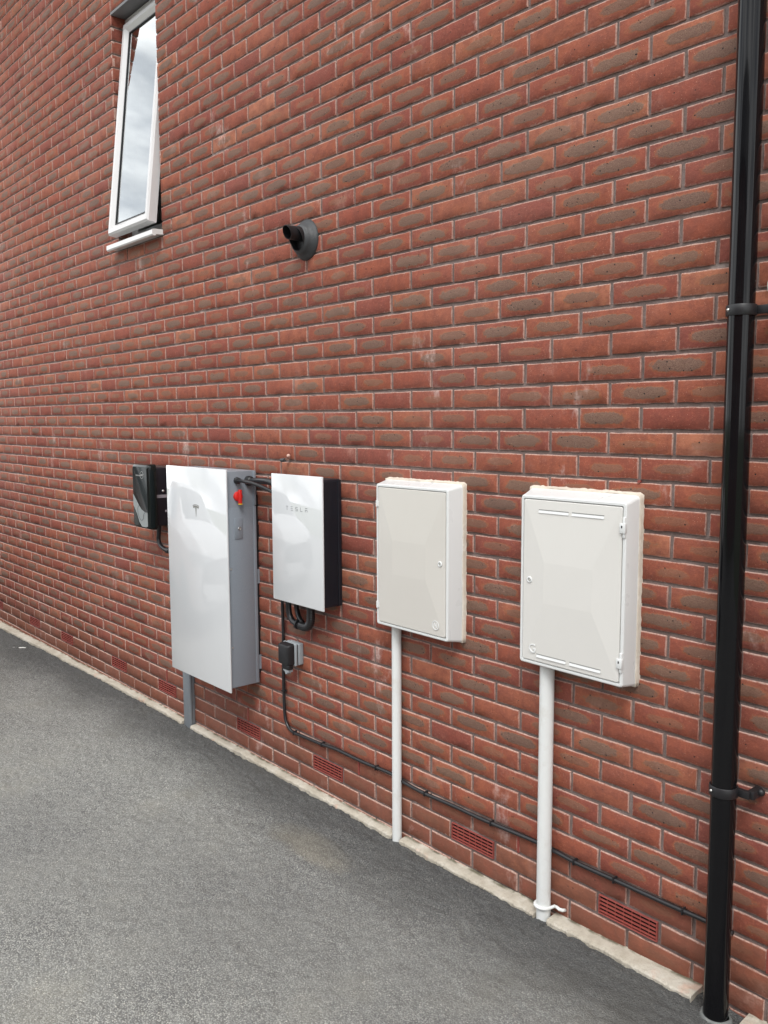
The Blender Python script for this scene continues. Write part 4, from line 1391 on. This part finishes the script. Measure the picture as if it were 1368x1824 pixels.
# ------------------------------------------------------------------ parked car just outside the picture (it shows in the glass fronts)
CARP = NT('white_car_paint', rough=0.55, spec=0.3, color=(0.60, 0.61, 0.62)); CARP.b.inputs['Coat Weight'].default_value = 0.25; CARP.b.inputs['Coat Roughness'].default_value = 0.02
CARW = CARP.m
car = empty('parked_car', (-6.1, -1.85, -0.05), 'white hatchback car parked nose-on along the house wall', 'car')
def car_body():
    bm = bmesh.new()
    xf = -3.98
    S_ = [  # offset back from nose, half width low, half width belt, z bottom, z belt, z top, half width top
        (0.00, 0.74, 0.70, 0.30, 0.62, 0.74, 0.60),
        (0.05, 0.80, 0.77, 0.24, 0.68, 0.84, 0.66),
        (0.16, 0.86, 0.83, 0.21, 0.74, 0.92, 0.69),
        (0.50, 0.90, 0.87, 0.20, 0.83, 0.99, 0.71),
        (0.95, 0.90, 0.88, 0.20, 0.89, 1.04, 0.71),
        (1.22, 0.90, 0.88, 0.20, 0.91, 1.07, 0.71),
        (1.95, 0.90, 0.88, 0.20, 0.93, 1.43, 0.57),
        (2.30, 0.90, 0.88, 0.20, 0.94, 1.49, 0.55),
        (3.10, 0.90, 0.87, 0.20, 0.95, 1.49, 0.54),
        (3.80, 0.89, 0.86, 0.22, 0.97, 1.40, 0.52),
        (4.12, 0.84, 0.80, 0.28, 0.95, 1.06, 0.55),
        (4.20, 0.76, 0.74, 0.36, 0.84, 0.96, 0.52)]
    rg = []
    for (d, wl, wb, z0, zb, zt, wt) in S_:
        h = [(0, z0), (wl*0.85, z0), (wl*0.97, z0+0.05), (wl, (z0+zb)/2), (wb, zb), (wt+(wb-wt)*0.35, zb+(zt-zb)*0.62), (wt, zt-0.015), (wt*0.5, zt+0.012), (0, zt+0.018)]
        full = h + [(-y, z) for y, z in h[-2:0:-1]]
        rg.append([bm.verts.new((xf-d-0.10*(y/0.9)**2*(1 if d < 0.6 else 0), -1.85+y, z-0.02)) for y, z in full])
    for a, b in zip(rg[:-1], rg[1:]):
        for k in range(len(a)): bm.faces.new((a[k], a[(k+1) % len(a)], b[(k+1) % len(b)], b[k]))
    bm.faces.new(rg[0]); bm.faces.new(rg[-1][::-1])
    bmesh.ops.subdivide_edges(bm, edges=bm.edges[:], cuts=5, use_grid_fill=True, smooth=0.12)
    bmesh.ops.recalc_face_normals(bm, faces=bm.faces)
    return bm
CBM = car_body()
def car_panel(name, cond, mat, lift=0.004):
    """a flush panel: a lifted copy of the body faces that satisfy cond(centre, normal)"""
    nb = bmesh.new()
    vm = {}
    for f in CBM.faces:
        c = f.calc_center_median(); c = Vector((c.x+3.98, c.y+1.85, c.z))
        if cond(c, f.normal):
            vs = []
            for v in f.verts:
                if v not in vm: vm[v] = nb.verts.new(v.co + v.normal*lift)
                vs.append(vm[v])
            nb.faces.new(vs)
    return fin(nb, name, mat, car, smooth=True)
DG = plastic('dark_car_glass', (0.02, 0.025, 0.03), 0.03, 0.8)
HL = plastic('headlight_lens', (0.16, 0.17, 0.18), 0.06, 0.8)
car_panel('windscreen', lambda c, n: -1.93 < c.x < -1.24 and abs(c.y) < 0.60 and n.z > 0.3 and n.x > 0.25, DG)
for s_ in (1, -1):
    car_panel('side_glass', lambda c, n: -3.6 < c.x < -1.75 and c.y*s_ > 0.5 and 0.98 < c.z < 1.36 and abs(n.y) > 0.5, DG)
    hl = car_panel('headlight', lambda c, n: c.x > -0.42 and 0.34 < c.y*s_ < 1 and 0.60+0.20*(abs(c.y)-0.4) < c.z < 0.76+0.10*(abs(c.y)-0.4), HL)
car_panel('grille', lambda c, n: c.x > -0.12 and abs(c.y) < 0.42 and 0.36 < c.z < 0.56 and n.x > 0.5, BLACKM)
fin(CBM, 'body', CARW, car, smooth=True)
for (x, s_) in ((-4.85, 1), (-4.85, -1), (-7.35, 1), (-7.35, -1)):
    bm = bmesh.new()
    yy = -1.85+s_*0.80
    bm = bmesh.new()
    tube(bm, [(x, -1.85+s_*0.84, 0.29), (x, -1.85+s_*0.903, 0.29)], 0.355, 32)
    fin(bm, 'wheel_arch', BLACKM, car, auto=35)
    bm = bmesh.new()
    tube(bm, [(x, yy-0.10, 0.26), (x, yy-0.085, 0.26), (x, yy+0.085, 0.26), (x, yy+0.10, 0.26)], [0.27, 0.31, 0.31, 0.27], 32)
    wh = fin(bm, 'wheel', plastic('tyre_rubber', (0.02, 0.02, 0.02), 0.8) if s_ == 1 else bpy.data.materials['tyre_rubber'], car, auto=35)
    bm = bmesh.new()
    tube(bm, [(x, yy+s_*0.06, 0.26), (x, yy+s_*0.103, 0.26)], 0.20, 24)
    fin(bm, 'rim', STEEL, wh, auto=35)

# ------------------------------------------------------------------ neighbouring house across the drive (reflected only)
nh = empty('neighbour_house', (2, -13, -0.1), 'red brick house on the far side of the driveway', 'house')
NB = plastic('neighbour_brick', (0.26, 0.085, 0.06), 0.9, 0.2, 0.4)
box('wall', -5.5, 9, -17, -10.5, -0.1, 5.2, NB, nh)
bm = bmesh.new()
pr = [(-10.1, 5.1), (-13.75, 7.6), (-17.4, 5.1)]
a = [bm.verts.new((-5.8, y, z)) for y, z in pr]; b = [bm.verts.new((9.3, y, z)) for y, z in pr]
bm.faces.new(a); bm.faces.new(b[::-1])
for i in range(3): bm.faces.new((a[i], b[i], b[(i+1) % 3], a[(i+1) % 3]))
fin(bm, 'roof', bpy.data.materials['slate_roof_tiles'], nh)
for x in (-4.0, -1.0, 2.6, 6.5):
    for z in (0.9, 3.4):
        w = box('window', x-0.6, x+0.6, -10.52, -10.46, z, z+1.2, UPVC, nh)
        box('pane', x-0.52, x+0.52, -10.459, -10.452, z+0.08, z+1.12, DG, w)
